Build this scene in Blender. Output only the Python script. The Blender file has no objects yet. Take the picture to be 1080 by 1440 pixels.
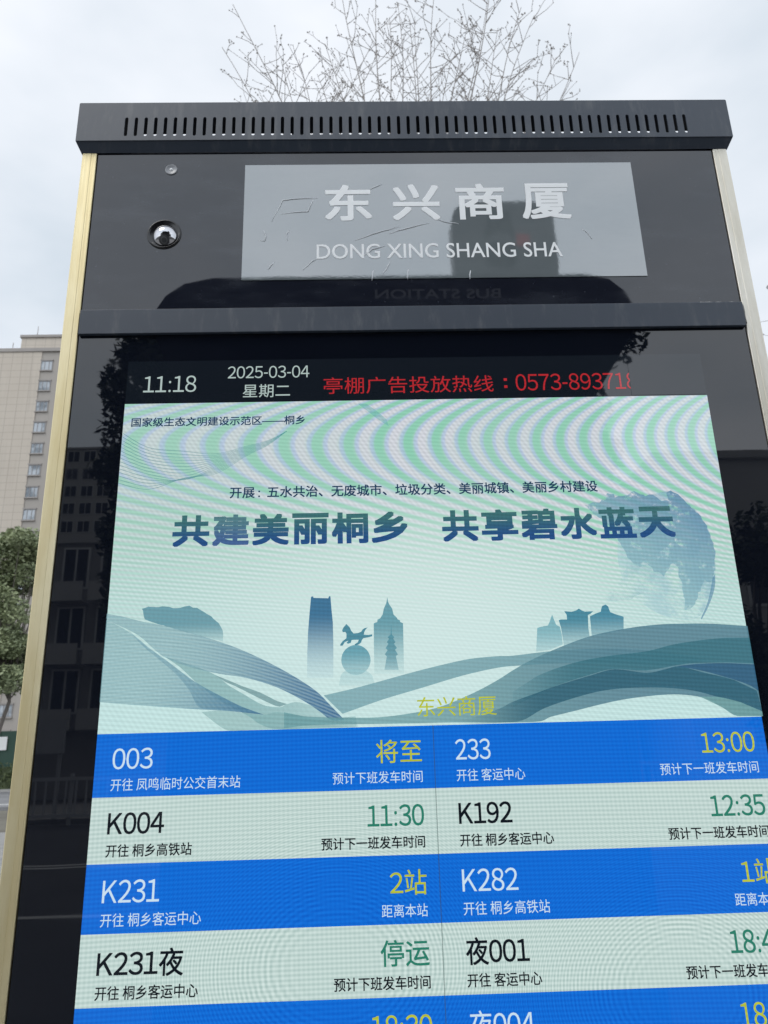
import bpy, bmesh, math, random
from mathutils import Vector, Matrix
from math import radians as rad, sin, cos, pi

S = bpy.context.scene
COL = S.collection

# ------------------------------------------------------------------ camera
cam_d = bpy.data.cameras.new('camera')
cam = bpy.data.objects.new('camera', cam_d); COL.objects.link(cam)
Rm = ((0.9994683970, -0.0190935550, -0.0264264918),
      (-0.0193910727, 0.3034679817, -0.9526443042),
      (0.0262089606, 0.9526503137, 0.3029364127))
CAMPOS = (-0.06667357, -0.81419772, 1.55105352)
M = Matrix.Identity(4)
for i in range(3):
    M[i][0] = Rm[0][i]; M[i][1] = -Rm[1][i]; M[i][2] = -Rm[2][i]; M[i][3] = CAMPOS[i]
cam.matrix_world = M
cam_d.sensor_fit = 'AUTO'; cam_d.sensor_width = 36.0; cam_d.lens = 36.0 * 1081 / 1440
cam_d.clip_start = 0.02; cam_d.clip_end = 2000
cam_d.dof.use_dof = True; cam_d.dof.focus_distance = 0.93; cam_d.dof.aperture_fstop = 16
S.camera = cam

# ------------------------------------------------------------------ sky, sun, exposure
SUN_EL, SUN_AZ = rad(56), rad(222)          # azimuth clockwise from +Y: behind the viewer, to the left
W = bpy.data.worlds.new('World'); S.world = W; W.use_nodes = True
nt = W.node_tree; nt.nodes.clear()
def wn(t, **k):
    n = nt.nodes.new(t)
    for a, b in k.items(): setattr(n, a, b)
    return n
wo = wn('ShaderNodeOutputWorld'); bg = wn('ShaderNodeBackground'); bg.inputs[1].default_value = 0.1
sky = wn('ShaderNodeTexSky', sky_type='NISHITA', sun_disc=False, sun_elevation=SUN_EL, sun_rotation=SUN_AZ)
tc = wn('ShaderNodeTexCoord'); sep = wn('ShaderNodeSeparateXYZ')
nt.links.new(tc.outputs['Generated'], sep.inputs[0])
mp = wn('ShaderNodeMapping'); mp.inputs['Scale'].default_value = (1.6, 1.6, 3.2); mp.inputs['Location'].default_value = (.3, .1, .55)
nt.links.new(tc.outputs['Generated'], mp.inputs[0])
nz = wn('ShaderNodeTexNoise'); nz.inputs['Scale'].default_value = 1.5; nz.inputs['Detail'].default_value = 5; nz.inputs['Roughness'].default_value = .5
nt.links.new(mp.outputs[0], nz.inputs['Vector'])
cr = wn('ShaderNodeValToRGB')                # grey cloud base to bright cloud gaps
cr.color_ramp.elements[0].position = .34; cr.color_ramp.elements[0].color = (.60, .672, .745, 1)
cr.color_ramp.elements[1].position = .68; cr.color_ramp.elements[1].color = (.85, .882, .935, 1)
nt.links.new(nz.outputs['Fac'], cr.inputs[0])
mr = wn('ShaderNodeMapRange', interpolation_type='SMOOTHSTEP')   # overcast raised behind the viewer, the hidden sun's side, to light facade and glass
mr.inputs['From Min'].default_value = .25; mr.inputs['From Max'].default_value = -.75
mr.inputs['To Min'].default_value = 11.6; mr.inputs['To Max'].default_value = 22
nt.links.new(sep.outputs['Y'], mr.inputs['Value'])
vm = wn('ShaderNodeVectorMath', operation='SCALE')
nt.links.new(cr.outputs[0], vm.inputs[0]); nt.links.new(mr.outputs[0], vm.inputs['Scale'])
mx = wn('ShaderNodeMix', data_type='RGBA'); mx.inputs[0].default_value = .94
nt.links.new(sky.outputs[0], mx.inputs[6]); nt.links.new(vm.outputs[0], mx.inputs[7])
nt.links.new(mx.outputs[2], bg.inputs[0]); nt.links.new(bg.outputs[0], wo.inputs[0])

sd = bpy.data.lights.new('sun', 'SUN'); sd.energy = 1.0; sd.angle = rad(25); sd.color = (1, .96, .9)
sun = bpy.data.objects.new('sun', sd); COL.objects.link(sun)
tosun = Vector((sin(SUN_AZ) * cos(SUN_EL), cos(SUN_AZ) * cos(SUN_EL), sin(SUN_EL)))
sun.rotation_euler = tosun.to_track_quat('Z', 'Y').to_euler()
S.view_settings.view_transform = 'Standard'; S.view_settings.look = 'None'
S.view_settings.exposure = 0.0; S.view_settings.gamma = 1.0
S.cycles.transparent_max_bounces = 40; S.cycles.max_bounces = 8

# ------------------------------------------------------------------ artwork outlines on the screen's plane (metres: x, z)
ART = {
 'hill': [(-0.3038,1.7074),(-0.2976,1.7093),(-0.2893,1.7086),(-0.2795,1.7092),(-0.2717,1.7072),(-0.264,1.7073),(-0.2594,1.7087),(-0.2538,1.7091),(-0.2498,1.7069),(-0.2459,1.7069),(-0.242,1.7047),(-0.238,1.7025),(-0.234,1.6993),(-0.23,1.6971),(-0.226,1.6926),(-0.2221,1.6899),(-0.2193,1.6847),(-0.2179,1.6821),(-0.2167,1.6705),(-0.2342,1.6748),(-0.2523,1.6803),(-0.2705,1.6854),(-0.2861,1.6906),(-0.3005,1.6956)],
 'upper': [(-0.3398,1.7023),(-0.3224,1.6987),(-0.3042,1.6936),(-0.2705,1.6859),(-0.2342,1.6748),(-0.2007,1.6625),(-0.1698,1.6479),(-0.1418,1.6322),(-0.1191,1.6168),(-0.1041,1.6017),(-0.0905,1.5876),(-0.098,1.5871),(-0.1054,1.5885),(-0.1166,1.5972),(-0.1341,1.6086),(-0.1593,1.6215),(-0.1897,1.6316),(-0.22,1.6371),(-0.2506,1.6448),(-0.279,1.6568),(-0.3057,1.679),(-0.3361,1.6939),(-0.3398,1.6966)],
 'wing': [(-0.3398,1.6961),(-0.3361,1.6939),(-0.3162,1.6831),(-0.2947,1.666),(-0.2709,1.6491),(-0.2448,1.6298),(-0.2192,1.6156),(-0.1939,1.6028),(-0.1725,1.5948),(-0.1987,1.5986),(-0.236,1.6014),(-0.2733,1.6048),(-0.3082,1.6081),(-0.3398,1.6114)],
 'ridge': [(-0.3163,1.6844),(-0.2947,1.6668),(-0.271,1.6496),(-0.2448,1.6303),(-0.2192,1.6156),(-0.1939,1.6028),(-0.1725,1.5948),(-0.1987,1.5981),(-0.2186,1.6008),(-0.2386,1.6039),(-0.2494,1.6213),(-0.2653,1.639),(-0.2839,1.6544),(-0.3026,1.67)],
 'under': [(-0.2764,1.656),(-0.243,1.6446),(-0.2225,1.6354),(-0.2096,1.6252),(-0.1943,1.6162),(-0.174,1.6047),(-0.1565,1.6019),(-0.1491,1.6048),(-0.1366,1.6062),(-0.1141,1.5984),(-0.1029,1.5889),(-0.0792,1.5914),(-0.0769,1.5805),(-0.124,1.5803),(-0.1587,1.5802),(-0.1761,1.5855),(-0.1887,1.5942),(-0.219,1.6107),(-0.2422,1.6285),(-0.2606,1.6451)],
 'blade': [(-0.2238,1.6359),(-0.2097,1.6301),(-0.1945,1.6236),(-0.1768,1.617),(-0.1591,1.608),(-0.1491,1.6048),(-0.1565,1.6023),(-0.1691,1.607),(-0.1867,1.616),(-0.202,1.6238),(-0.2134,1.629)],
 'floor': [(-0.2359,1.599),(-0.2186,1.6003),(-0.1987,1.5981),(-0.1738,1.5946),(-0.1589,1.5971),(-0.1365,1.5929),(-0.1166,1.5883),(-0.0792,1.5907),(-0.0782,1.5802),(-0.124,1.5802),(-0.1586,1.5802),(-0.1883,1.5802),(-0.208,1.5802),(-0.2231,1.5891)],
 'rise': [(-0.1115,1.6124),(-0.0849,1.6177),(-0.0541,1.625),(-0.0209,1.6332),(0.0125,1.6406),(0.0419,1.646),(0.0712,1.648),(0.0862,1.6481),(0.1242,1.6516),(0.1622,1.6532),(0.2,1.6526),(0.2276,1.6504),(0.2623,1.6453),(0.2918,1.6389),(0.2607,1.634),(0.2256,1.6356),(0.1982,1.6375),(0.1607,1.6389),(0.123,1.6388),(0.0954,1.6378),(0.0703,1.6361),(0.0326,1.6289),(-0.0092,1.6178),(-0.0505,1.6069),(-0.0852,1.5959),(-0.0923,1.5937),(-0.0973,1.5982)],
 'dome': [(-0.1519,1.5966),(-0.1317,1.5922),(-0.0914,1.5898),(-0.055,1.5893),(-0.0224,1.5924),(0.0022,1.5967),(0.0229,1.6031),(0.0481,1.6134),(0.0695,1.6239),(0.0851,1.6329),(0.1059,1.6434),(0.1372,1.6558),(0.1712,1.6668),(0.2076,1.6735),(0.2413,1.677),(0.2721,1.6775),(0.3053,1.6765),(0.3398,1.6733),(0.3398,1.5807),(0.3138,1.5809),(0.2991,1.5901),(0.2808,1.6002),(0.2564,1.6041),(0.2314,1.6038),(0.2013,1.601),(0.176,1.5968),(0.1457,1.5904),(0.1206,1.5852),(0.1018,1.5805),(0.0218,1.5822),(-0.0309,1.5824),(-0.0914,1.5832),(-0.1317,1.583),(-0.1517,1.581)],
 'band': [(0.0834,1.6111),(0.1094,1.6262),(0.1481,1.6387),(0.1865,1.6452),(0.2274,1.6492),(0.2588,1.6559),(0.2899,1.6597),(0.3157,1.6613),(0.3398,1.6608),(0.3398,1.6339),(0.3115,1.6357),(0.2761,1.6356),(0.2608,1.6345),(0.2248,1.6295),(0.19,1.6318),(0.1643,1.6261),(0.1335,1.6176),(0.113,1.6099),(0.0822,1.5956)],
 'deep': [(0.008,1.5817),(0.0374,1.5856),(0.0674,1.5943),(0.0826,1.6011),(0.108,1.6093),(0.1335,1.6173),(0.1668,1.626),(0.1925,1.6315),(0.2245,1.627),(0.2451,1.6302),(0.2605,1.6328),(0.2847,1.626),(0.3161,1.6174),(0.338,1.606),(0.3398,1.5854),(0.3197,1.5944),(0.2958,1.6008),(0.2719,1.6076),(0.2424,1.6113),(0.2076,1.6121),(0.1775,1.61),(0.147,1.6035),(0.114,1.5936),(0.0909,1.5824),(0.0664,1.5807),(0.0371,1.5802)],
 'navy': [(0.2581,1.6331),(0.2759,1.6346),(0.2962,1.6351),(0.3164,1.6346),(0.3398,1.6329),(0.3398,1.6058),(0.3326,1.611),(0.3185,1.6169),(0.2922,1.6254),(0.2752,1.6297)],
 'flap': [(0.2772,1.6015),(0.2958,1.6008),(0.3197,1.5944),(0.3398,1.585),(0.3398,1.5802),(0.3138,1.5809),(0.2991,1.5901)],
 'tower': [(-0.1249,1.716),(-0.1228,1.7164),(-0.1222,1.7147),(-0.1066,1.7139),(-0.1057,1.716),(-0.1042,1.716),(-0.1032,1.7027),(-0.1018,1.6879),(-0.1014,1.667),(-0.1016,1.6302),(-0.1288,1.6308),(-0.1287,1.6573),(-0.128,1.678),(-0.1264,1.699)],
 'ball': [(-0.0626,1.6475),(-0.0629,1.6505),(-0.0637,1.6535),(-0.065,1.6562),(-0.0669,1.6586),(-0.0692,1.6606),(-0.0718,1.6622),(-0.0747,1.6631),(-0.0777,1.6635),(-0.0807,1.6633),(-0.0836,1.6624),(-0.0863,1.661),(-0.0886,1.6592),(-0.0906,1.6568),(-0.092,1.6542),(-0.0929,1.6513),(-0.0932,1.6482),(-0.093,1.6452),(-0.0921,1.6423),(-0.0907,1.6396),(-0.0889,1.6372),(-0.0866,1.6352),(-0.084,1.6337),(-0.0811,1.6328),(-0.0782,1.6324),(-0.0752,1.6326),(-0.0723,1.6334),(-0.0697,1.6348),(-0.0673,1.6367),(-0.0654,1.6389),(-0.0639,1.6416),(-0.063,1.6445)],
 'ballbase': [(-0.094,1.632),(-0.0867,1.6379),(-0.0703,1.6375),(-0.0611,1.6312),(-0.0583,1.621),(-0.0961,1.622)],
 'horse': [(-0.0919,1.6796),(-0.0904,1.6825),(-0.0887,1.6842),(-0.0876,1.6858),(-0.0862,1.6845),(-0.0841,1.6824),(-0.0825,1.6786),(-0.08,1.6756),(-0.0754,1.6759),(-0.0721,1.6771),(-0.0703,1.6796),(-0.0682,1.681),(-0.0649,1.6815),(-0.0674,1.6793),(-0.0687,1.6766),(-0.0692,1.6741),(-0.0646,1.6736),(-0.0604,1.6743),(-0.0604,1.6722),(-0.0646,1.6711),(-0.0697,1.6704),(-0.0714,1.6683),(-0.0722,1.6658),(-0.0748,1.6638),(-0.0777,1.6631),(-0.0794,1.6639),(-0.0756,1.6663),(-0.0747,1.6688),(-0.0797,1.6689),(-0.0822,1.6686),(-0.0831,1.6657),(-0.086,1.6649),(-0.0876,1.6658),(-0.0855,1.6682),(-0.0893,1.6667),(-0.0918,1.663),(-0.0943,1.6631),(-0.0939,1.6647),(-0.0914,1.668),(-0.0876,1.6708),(-0.0875,1.6754),(-0.0888,1.6775),(-0.0904,1.6771),(-0.0917,1.6778)],
 'church': [(-0.0434,1.7137),(-0.0427,1.7088),(-0.0411,1.7051),(-0.0385,1.7012),(-0.0372,1.6948),(-0.0335,1.6909),(-0.0331,1.6896),(-0.0305,1.6883),(-0.0303,1.6866),(-0.0274,1.6851),(-0.0277,1.659),(-0.0282,1.6324),(-0.059,1.6332),(-0.0589,1.6597),(-0.0585,1.6858),(-0.0547,1.6872),(-0.0544,1.6897),(-0.0516,1.6909),(-0.0488,1.6951),(-0.0474,1.7014),(-0.0451,1.7061),(-0.0442,1.7088)],
 'pagoda': [(-0.04,1.6854),(-0.0397,1.6734),(-0.0371,1.6706),(-0.0384,1.6692),(-0.036,1.6654),(-0.0377,1.6638),(-0.0347,1.6592),(-0.0367,1.6575),(-0.0339,1.6525),(-0.036,1.6509),(-0.0336,1.6366),(-0.0484,1.637),(-0.0456,1.6508),(-0.0476,1.6529),(-0.0446,1.6573),(-0.0466,1.6594),(-0.0436,1.6639),(-0.0452,1.6656),(-0.0426,1.6691),(-0.0442,1.6708),(-0.041,1.6734)],
 'hallA': [(0.1151,1.6769),(0.1185,1.6778),(0.1267,1.6792),(0.1292,1.6837),(0.1308,1.688),(0.1324,1.6905),(0.1333,1.6866),(0.1343,1.6835),(0.1357,1.6795),(0.1393,1.6776),(0.1405,1.6687),(0.1405,1.6587),(0.1269,1.6536),(0.1117,1.6519)],
 'hallB': [(0.1387,1.6845),(0.1413,1.6852),(0.1477,1.685),(0.1477,1.6901),(0.1455,1.694),(0.1536,1.6933),(0.1583,1.6945),(0.1616,1.6965),(0.1647,1.6943),(0.1677,1.693),(0.1767,1.6933),(0.1738,1.6908),(0.1706,1.6893),(0.1696,1.6756),(0.1699,1.666),(0.1554,1.6614),(0.1418,1.6567),(0.1404,1.6763)],
 'hallC': [(0.1725,1.6878),(0.1789,1.6907),(0.1848,1.6926),(0.1856,1.6957),(0.187,1.6987),(0.1908,1.7002),(0.1934,1.6981),(0.194,1.6949),(0.195,1.6918),(0.2018,1.6889),(0.2087,1.6867),(0.207,1.6727),(0.1893,1.6693),(0.1722,1.6665)],
 'globe': [(0.1805,1.8133),(0.1901,1.8157),(0.198,1.8162),(0.2031,1.82),(0.207,1.8265),(0.2138,1.8257),(0.2158,1.8217),(0.2238,1.8222),(0.2303,1.8247),(0.2371,1.8286),(0.2445,1.8245),(0.2504,1.8217),(0.2577,1.8242),(0.2684,1.8154),(0.2743,1.8173),(0.2735,1.8252),(0.2796,1.8277),(0.2867,1.8226),(0.2951,1.8149),(0.3069,1.7993),(0.3136,1.7863),(0.317,1.7718),(0.3182,1.7559),(0.3166,1.7403),(0.3127,1.7249),(0.308,1.7225),(0.3015,1.7236),(0.2953,1.713),(0.287,1.698),(0.281,1.6922),(0.2755,1.6917),(0.2772,1.7134),(0.275,1.7257),(0.2746,1.7381),(0.2708,1.7438),(0.2663,1.742),(0.2628,1.7346),(0.2572,1.7292),(0.2528,1.7349),(0.2483,1.7356),(0.243,1.7419),(0.2338,1.7415),(0.2265,1.7438),(0.2213,1.7517),(0.22,1.758),(0.2128,1.7702),(0.2109,1.7804),(0.2028,1.7902),(0.2002,1.795),(0.1886,1.8017)],
 'ball_of_earth': [(0.281,1.8264),(0.2938,1.8169),(0.307,1.8),(0.3144,1.783),(0.3178,1.7654),(0.3176,1.7465),(0.3141,1.7279),(0.3083,1.7127),(0.2991,1.6963),(0.2912,1.6859),(0.28,1.6817),(0.2623,1.6836),(0.2452,1.69),(0.2288,1.7024),(0.2172,1.7178),(0.2115,1.7333),(0.21,1.752),(0.2129,1.7708),(0.2198,1.7898),(0.2311,1.8057),(0.2468,1.8185),(0.2635,1.8254)],
 'rim': [(0.3111,1.7265),(0.3145,1.731),(0.3134,1.7218),(0.3099,1.7112),(0.3046,1.7007),(0.2989,1.6911),(0.292,1.6814),(0.2916,1.6829),(0.2977,1.6933),(0.3024,1.7022),(0.3065,1.7128)],
 'haze': [(0.2213,1.7517),(0.2371,1.7436),(0.2513,1.7349),(0.2467,1.7233),(0.233,1.7114),(0.214,1.7042),(0.1943,1.7032),(0.1901,1.7063),(0.207,1.7211),(0.2164,1.7363)],
 'fleck': [(-0.0711,1.9422),(-0.0615,1.942),(-0.0386,1.922),(-0.0361,1.9131),(-0.0468,1.9207)],
 'swirl': [[(-0.3393,1.9097),(-0.3086,1.8916),(-0.2682,1.8865),(-0.2333,1.8827),(-0.1988,1.8916),(-0.1747,1.8982),(-0.1532,1.9092)],[(-0.3394,1.9053),(-0.3084,1.888),(-0.268,1.8827),(-0.2332,1.8809),(-0.1987,1.8907),(-0.1747,1.8977),(-0.1532,1.9092)],[(-0.3395,1.9009),(-0.3081,1.8843),(-0.2678,1.879),(-0.2332,1.8792),(-0.1987,1.8898),(-0.1747,1.8973),(-0.1532,1.9092)],[(-0.3396,1.8965),(-0.3079,1.8807),(-0.2676,1.8752),(-0.2331,1.8775),(-0.1987,1.889),(-0.1746,1.8968),(-0.1532,1.9092)],[(-0.3397,1.8922),(-0.3077,1.8771),(-0.2675,1.8715),(-0.233,1.8757),(-0.1987,1.8881),(-0.1746,1.8964),(-0.1532,1.9092)],[(-0.3398,1.8878),(-0.3074,1.8736),(-0.2673,1.8678),(-0.233,1.874),(-0.1986,1.8872),(-0.1746,1.896),(-0.1532,1.9092)],[(-0.3398,1.8835),(-0.3072,1.87),(-0.2671,1.8641),(-0.2329,1.8723),(-0.1986,1.8864),(-0.1746,1.8955),(-0.1532,1.9092)],[(-0.3398,1.8792),(-0.3069,1.8664),(-0.2669,1.8604),(-0.2328,1.8706),(-0.1986,1.8855),(-0.1746,1.8951),(-0.1532,1.9092)],[(-0.3398,1.8749),(-0.3067,1.8628),(-0.2667,1.8567),(-0.2328,1.8688),(-0.1986,1.8846),(-0.1746,1.8946),(-0.1532,1.9092)],[(-0.3398,1.8706),(-0.3065,1.8593),(-0.2665,1.853),(-0.2327,1.8671),(-0.1985,1.8837),(-0.1746,1.8942),(-0.1532,1.9092)],[(-0.3398,1.8663),(-0.3062,1.8557),(-0.2665,1.8521),(-0.2326,1.8654),(-0.1985,1.8829),(-0.1746,1.8938),(-0.1532,1.9092)],[(-0.3398,1.8621),(-0.306,1.8522),(-0.2665,1.8527),(-0.2326,1.8637),(-0.1985,1.882),(-0.1746,1.8933),(-0.1532,1.9092)],[(-0.3398,1.8578),(-0.3058,1.8487),(-0.2665,1.8533),(-0.2325,1.862),(-0.1985,1.8811),(-0.1746,1.8929),(-0.1532,1.9092)],[(-0.3398,1.8536),(-0.3056,1.8452),(-0.2665,1.8538),(-0.2324,1.8603),(-0.1984,1.8803),(-0.1746,1.8925),(-0.1532,1.9092)],[(-0.3398,1.8494),(-0.3053,1.8416),(-0.2666,1.8544),(-0.2323,1.8586),(-0.1984,1.8794),(-0.1745,1.892),(-0.1532,1.9092)]],
 'crease': [[(-0.1754,2.1954),(-0.162,2.2282),(-0.1419,2.2305),(-0.1178,2.2308)],[(-0.1642,2.2072),(-0.1293,2.211),(-0.1229,2.2302)],[(-0.1907,2.168),(-0.1833,2.1667),(-0.182,2.176),(-0.1851,2.1819)],[(-0.1553,2.1675),(-0.1564,2.1757),(-0.1535,2.1827)],[(-0.0715,2.1659),(-0.0425,2.1779),(-0.0149,2.1865)],[(-0.0286,2.176),(-0.0075,2.1834),(0.0228,2.1914)],[(-0.0511,2.2435),(-0.0357,2.2514)],[(-0.1363,2.1236),(-0.1242,2.1365),(-0.1193,2.1393)],[(-0.0381,2.1166),(-0.0315,2.1268),(-0.0278,2.1359)],[(-0.0514,2.1089),(-0.0492,2.1224)],[(-0.0072,2.1094),(-0.0057,2.1236)],[(0.0695,2.1095),(0.0711,2.1209)],[(0.2168,2.1802),(0.2233,2.1742),(0.2273,2.1653)],[(0.0306,2.1973),(0.0429,2.1929),(0.0603,2.1898)],[(-0.1791,2.1258),(-0.1715,2.136)],[(-0.063,2.1415),(-0.0505,2.1529),(-0.0331,2.1585)]],
}
# ------------------------------------------------------------------ node helpers
class NT:
    """small expression builder over a node tree"""
    def __init__(s, tree): s.t = tree
    def n(s, typ, **k):
        n = s.t.nodes.new(typ)
        for a, b in k.items(): setattr(n, a, b)
        return n
    def put(s, sock, v):
        if isinstance(v, bpy.types.NodeSocket): s.t.links.new(v, sock)
        else: sock.default_value = v
    def m(s, op, a, b=0.0, c=0.0, clamp=False):
        n = s.n('ShaderNodeMath', operation=op, use_clamp=clamp)
        s.put(n.inputs[0], a); s.put(n.inputs[1], b); s.put(n.inputs[2], c); return n.outputs[0]
    def mix(s, f, a, b, blend='MIX'):
        n = s.n('ShaderNodeMix', data_type='RGBA', blend_type=blend)
        s.put(n.inputs[0], f)
        for i, v in ((6, a), (7, b)):
            s.put(n.inputs[i], v if isinstance(v, bpy.types.NodeSocket) else (*v[:3], 1))
        return n.outputs[2]
    def ss(s, v, a, b, c=0.0, d=1.0):
        n = s.n('ShaderNodeMapRange', interpolation_type='SMOOTHSTEP')
        for i, q in enumerate((v, a, b, c, d)): s.put(n.inputs[i], q)
        return n.outputs[0]
    def lin(s, v, a, b, c=0.0, d=1.0):
        n = s.n('ShaderNodeMapRange')
        for i, q in enumerate((v, a, b, c, d)): s.put(n.inputs[i], q)
        return n.outputs[0]
    def noise(s, vec, scale, detail=3, rough=.55, out='Fac'):
        n = s.n('ShaderNodeTexNoise'); s.put(n.inputs['Vector'], vec)
        n.inputs['Scale'].default_value = scale; n.inputs['Detail'].default_value = detail; n.inputs['Roughness'].default_value = rough
        return n.outputs[out]
    def obj(s): return s.n('ShaderNodeTexCoord').outputs['Object']
    def scl(s, v, k):
        n = s.n('ShaderNodeMapping'); s.put(n.inputs[0], v); n.inputs['Scale'].default_value = k; return n.outputs[0]
    def xyz(s, v):
        n = s.n('ShaderNodeSeparateXYZ'); s.put(n.inputs[0], v); return n.outputs

def new_mat(name):
    m = bpy.data.materials.new(name); m.use_nodes = True
    b = m.node_tree.nodes['Principled BSDF']
    return m, NT(m.node_tree), b

def rough_mat(name, col, rough=.6, var=.15, scale=6, metal=0, ior=1.5, bump=0, stretch=(1, 1, 1)):
    m, T, b = new_mat(name)
    v = T.scl(T.obj(), stretch)
    f = T.noise(v, scale, 5)
    c2 = tuple(min(1, c * (1 + var)) for c in col); c1 = tuple(c * (1 - var) for c in col)
    T.put(b.inputs['Base Color'], T.mix(f, c1, c2))
    T.put(b.inputs['Roughness'], T.lin(T.noise(v, scale * 3, 3), .2, .8, max(0, rough - .08), min(1, rough + .08)))
    b.inputs['Metallic'].default_value = metal; b.inputs['IOR'].default_value = ior
    if bump:
        bn = T.n('ShaderNodeBump'); bn.inputs['Strength'].default_value = bump; bn.inputs['Distance'].default_value = .01
        T.put(bn.inputs['Height'], T.noise(v, scale * 5, 4)); T.t.links.new(bn.outputs[0], b.inputs['Normal'])
    return m

# ------------------------------------------------------------------ mesh helpers
def box(bm, x0, x1, y0, y1, z0, z1):
    vs = [bm.verts.new(p) for p in ((x0, y0, z0), (x1, y0, z0), (x1, y1, z0), (x0, y1, z0), (x0, y0, z1), (x1, y0, z1), (x1, y1, z1), (x0, y1, z1))]
    fs = []
    for f in ((0, 1, 5, 4), (1, 2, 6, 5), (2, 3, 7, 6), (3, 0, 4, 7), (4, 5, 6, 7), (3, 2, 1, 0)):
        fs.append(bm.faces.new([vs[i] for i in f]))
    return fs
def finish(name, bm, m, parent=None, smooth=False, bevel=0, seg=2):
    if bevel:
        bmesh.ops.bevel(bm, geom=list(bm.edges), offset=bevel, segments=seg, affect='EDGES', profile=.5)
    me = bpy.data.meshes.new(name); bm.to_mesh(me); bm.free()
    for q in (m if isinstance(m, (list, tuple)) else [m]): me.materials.append(q)
    if smooth:
        for p in me.polygons: p.use_smooth = True
    o = bpy.data.objects.new(name, me); COL.objects.link(o)
    if parent: o.parent = parent
    return o
def boxes(name, lst, m, parent=None, bevel=0):
    bm = bmesh.new()
    for b in lst: box(bm, *b)
    return finish(name, bm, m, parent, bevel=bevel)
def tag(o, label, cat, group=None, kind=None):
    if label: o['label'] = label
    if cat: o['category'] = cat
    if group: o['group'] = group
    if kind: o['kind'] = kind
    return o
def empty(name, loc=(0, 0, 0), rz=0):
    o = bpy.data.objects.new(name, None); COL.objects.link(o); o.location = loc; o.rotation_euler = (0, 0, rz); o.empty_display_size = .2
    return o
def tube(bm, pts, radii, n=5, cap=True):
    rings = []
    for i, p in enumerate(pts):
        p = Vector(p)
        d = (Vector(pts[min(i + 1, len(pts) - 1)]) - Vector(pts[max(i - 1, 0)])).normalized()
        a = d.cross(Vector((0.31, .2, .93))); a = a.normalized() if a.length > 1e-4 else Vector((1, 0, 0))
        b = d.cross(a)
        r = radii[i] if isinstance(radii, (list, tuple)) else radii
        rings.append([bm.verts.new(p + a * r * cos(2 * pi * k / n) + b * r * sin(2 * pi * k / n)) for k in range(n)])
    for A, B in zip(rings, rings[1:]):
        for k in range(n): bm.faces.new((A[k], A[(k + 1) % n], B[(k + 1) % n], B[k]))
    if cap: bm.faces.new(rings[-1]); bm.faces.new(rings[0][::-1])
def flat(name, pts, y, m, parent):
    """a flat filled outline (x, z) on the plane y, facing the street"""
    bm = bmesh.new()
    f = bm.faces.new([bm.verts.new((x, y, z)) for x, z in pts])
    f.normal_update()
    if f.normal.y > 0: f.normal_flip()
    bmesh.ops.triangulate(bm, faces=[f], ngon_method='EAR_CLIP')
    return finish(name, bm, m, parent)
def catmull(pts, n=4):
    out = []; N = len(pts)
    for i in range(N):
        p0, p1, p2, p3 = (Vector(pts[(i + k - 1) % N]) for k in range(4))
        a = (p1 - p0); b = (p2 - p1); c = (p3 - p2)
        sharp = min(a.angle(b, 0) if a.length and b.length else 0, 9)
        for k in range(n):
            t = k / n
            # keep corners: fall back to a straight step where the outline turns hard
            if (a.length and b.length and a.angle(b, 0) > .9) or (b.length and c.length and b.angle(c, 0) > .9):
                q = p1 + b * t
            else:
                q = .5 * ((2 * p1) + (p2 - p0) * t + (2 * p0 - 5 * p1 + 4 * p2 - p3) * t * t + (3 * p1 - p0 - 3 * p2 + p3) * t ** 3)
            out.append((q.x, q.y))
    return out
_glyphs = {}
def glyph(ch):
    """vertices (em units) and faces of one character, taken from the built-in font and its fallbacks"""
    if ch in _glyphs: return _glyphs[ch]
    c = bpy.data.curves.new('g', 'FONT'); c.body = ch; c.resolution_u = 4
    t = bpy.data.objects.new('g', c); COL.objects.link(t); bpy.context.view_layer.update()
    me = bpy.data.meshes.new_from_object(t.evaluated_get(bpy.context.evaluated_depsgraph_get()))
    bpy.data.objects.remove(t); bpy.data.curves.remove(c)
    g = ([(v.co.x, v.co.y) for v in me.vertices], [tuple(p.vertices) for p in me.polygons])
    bpy.data.meshes.remove(me); _glyphs[ch] = g
    return g
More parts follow.
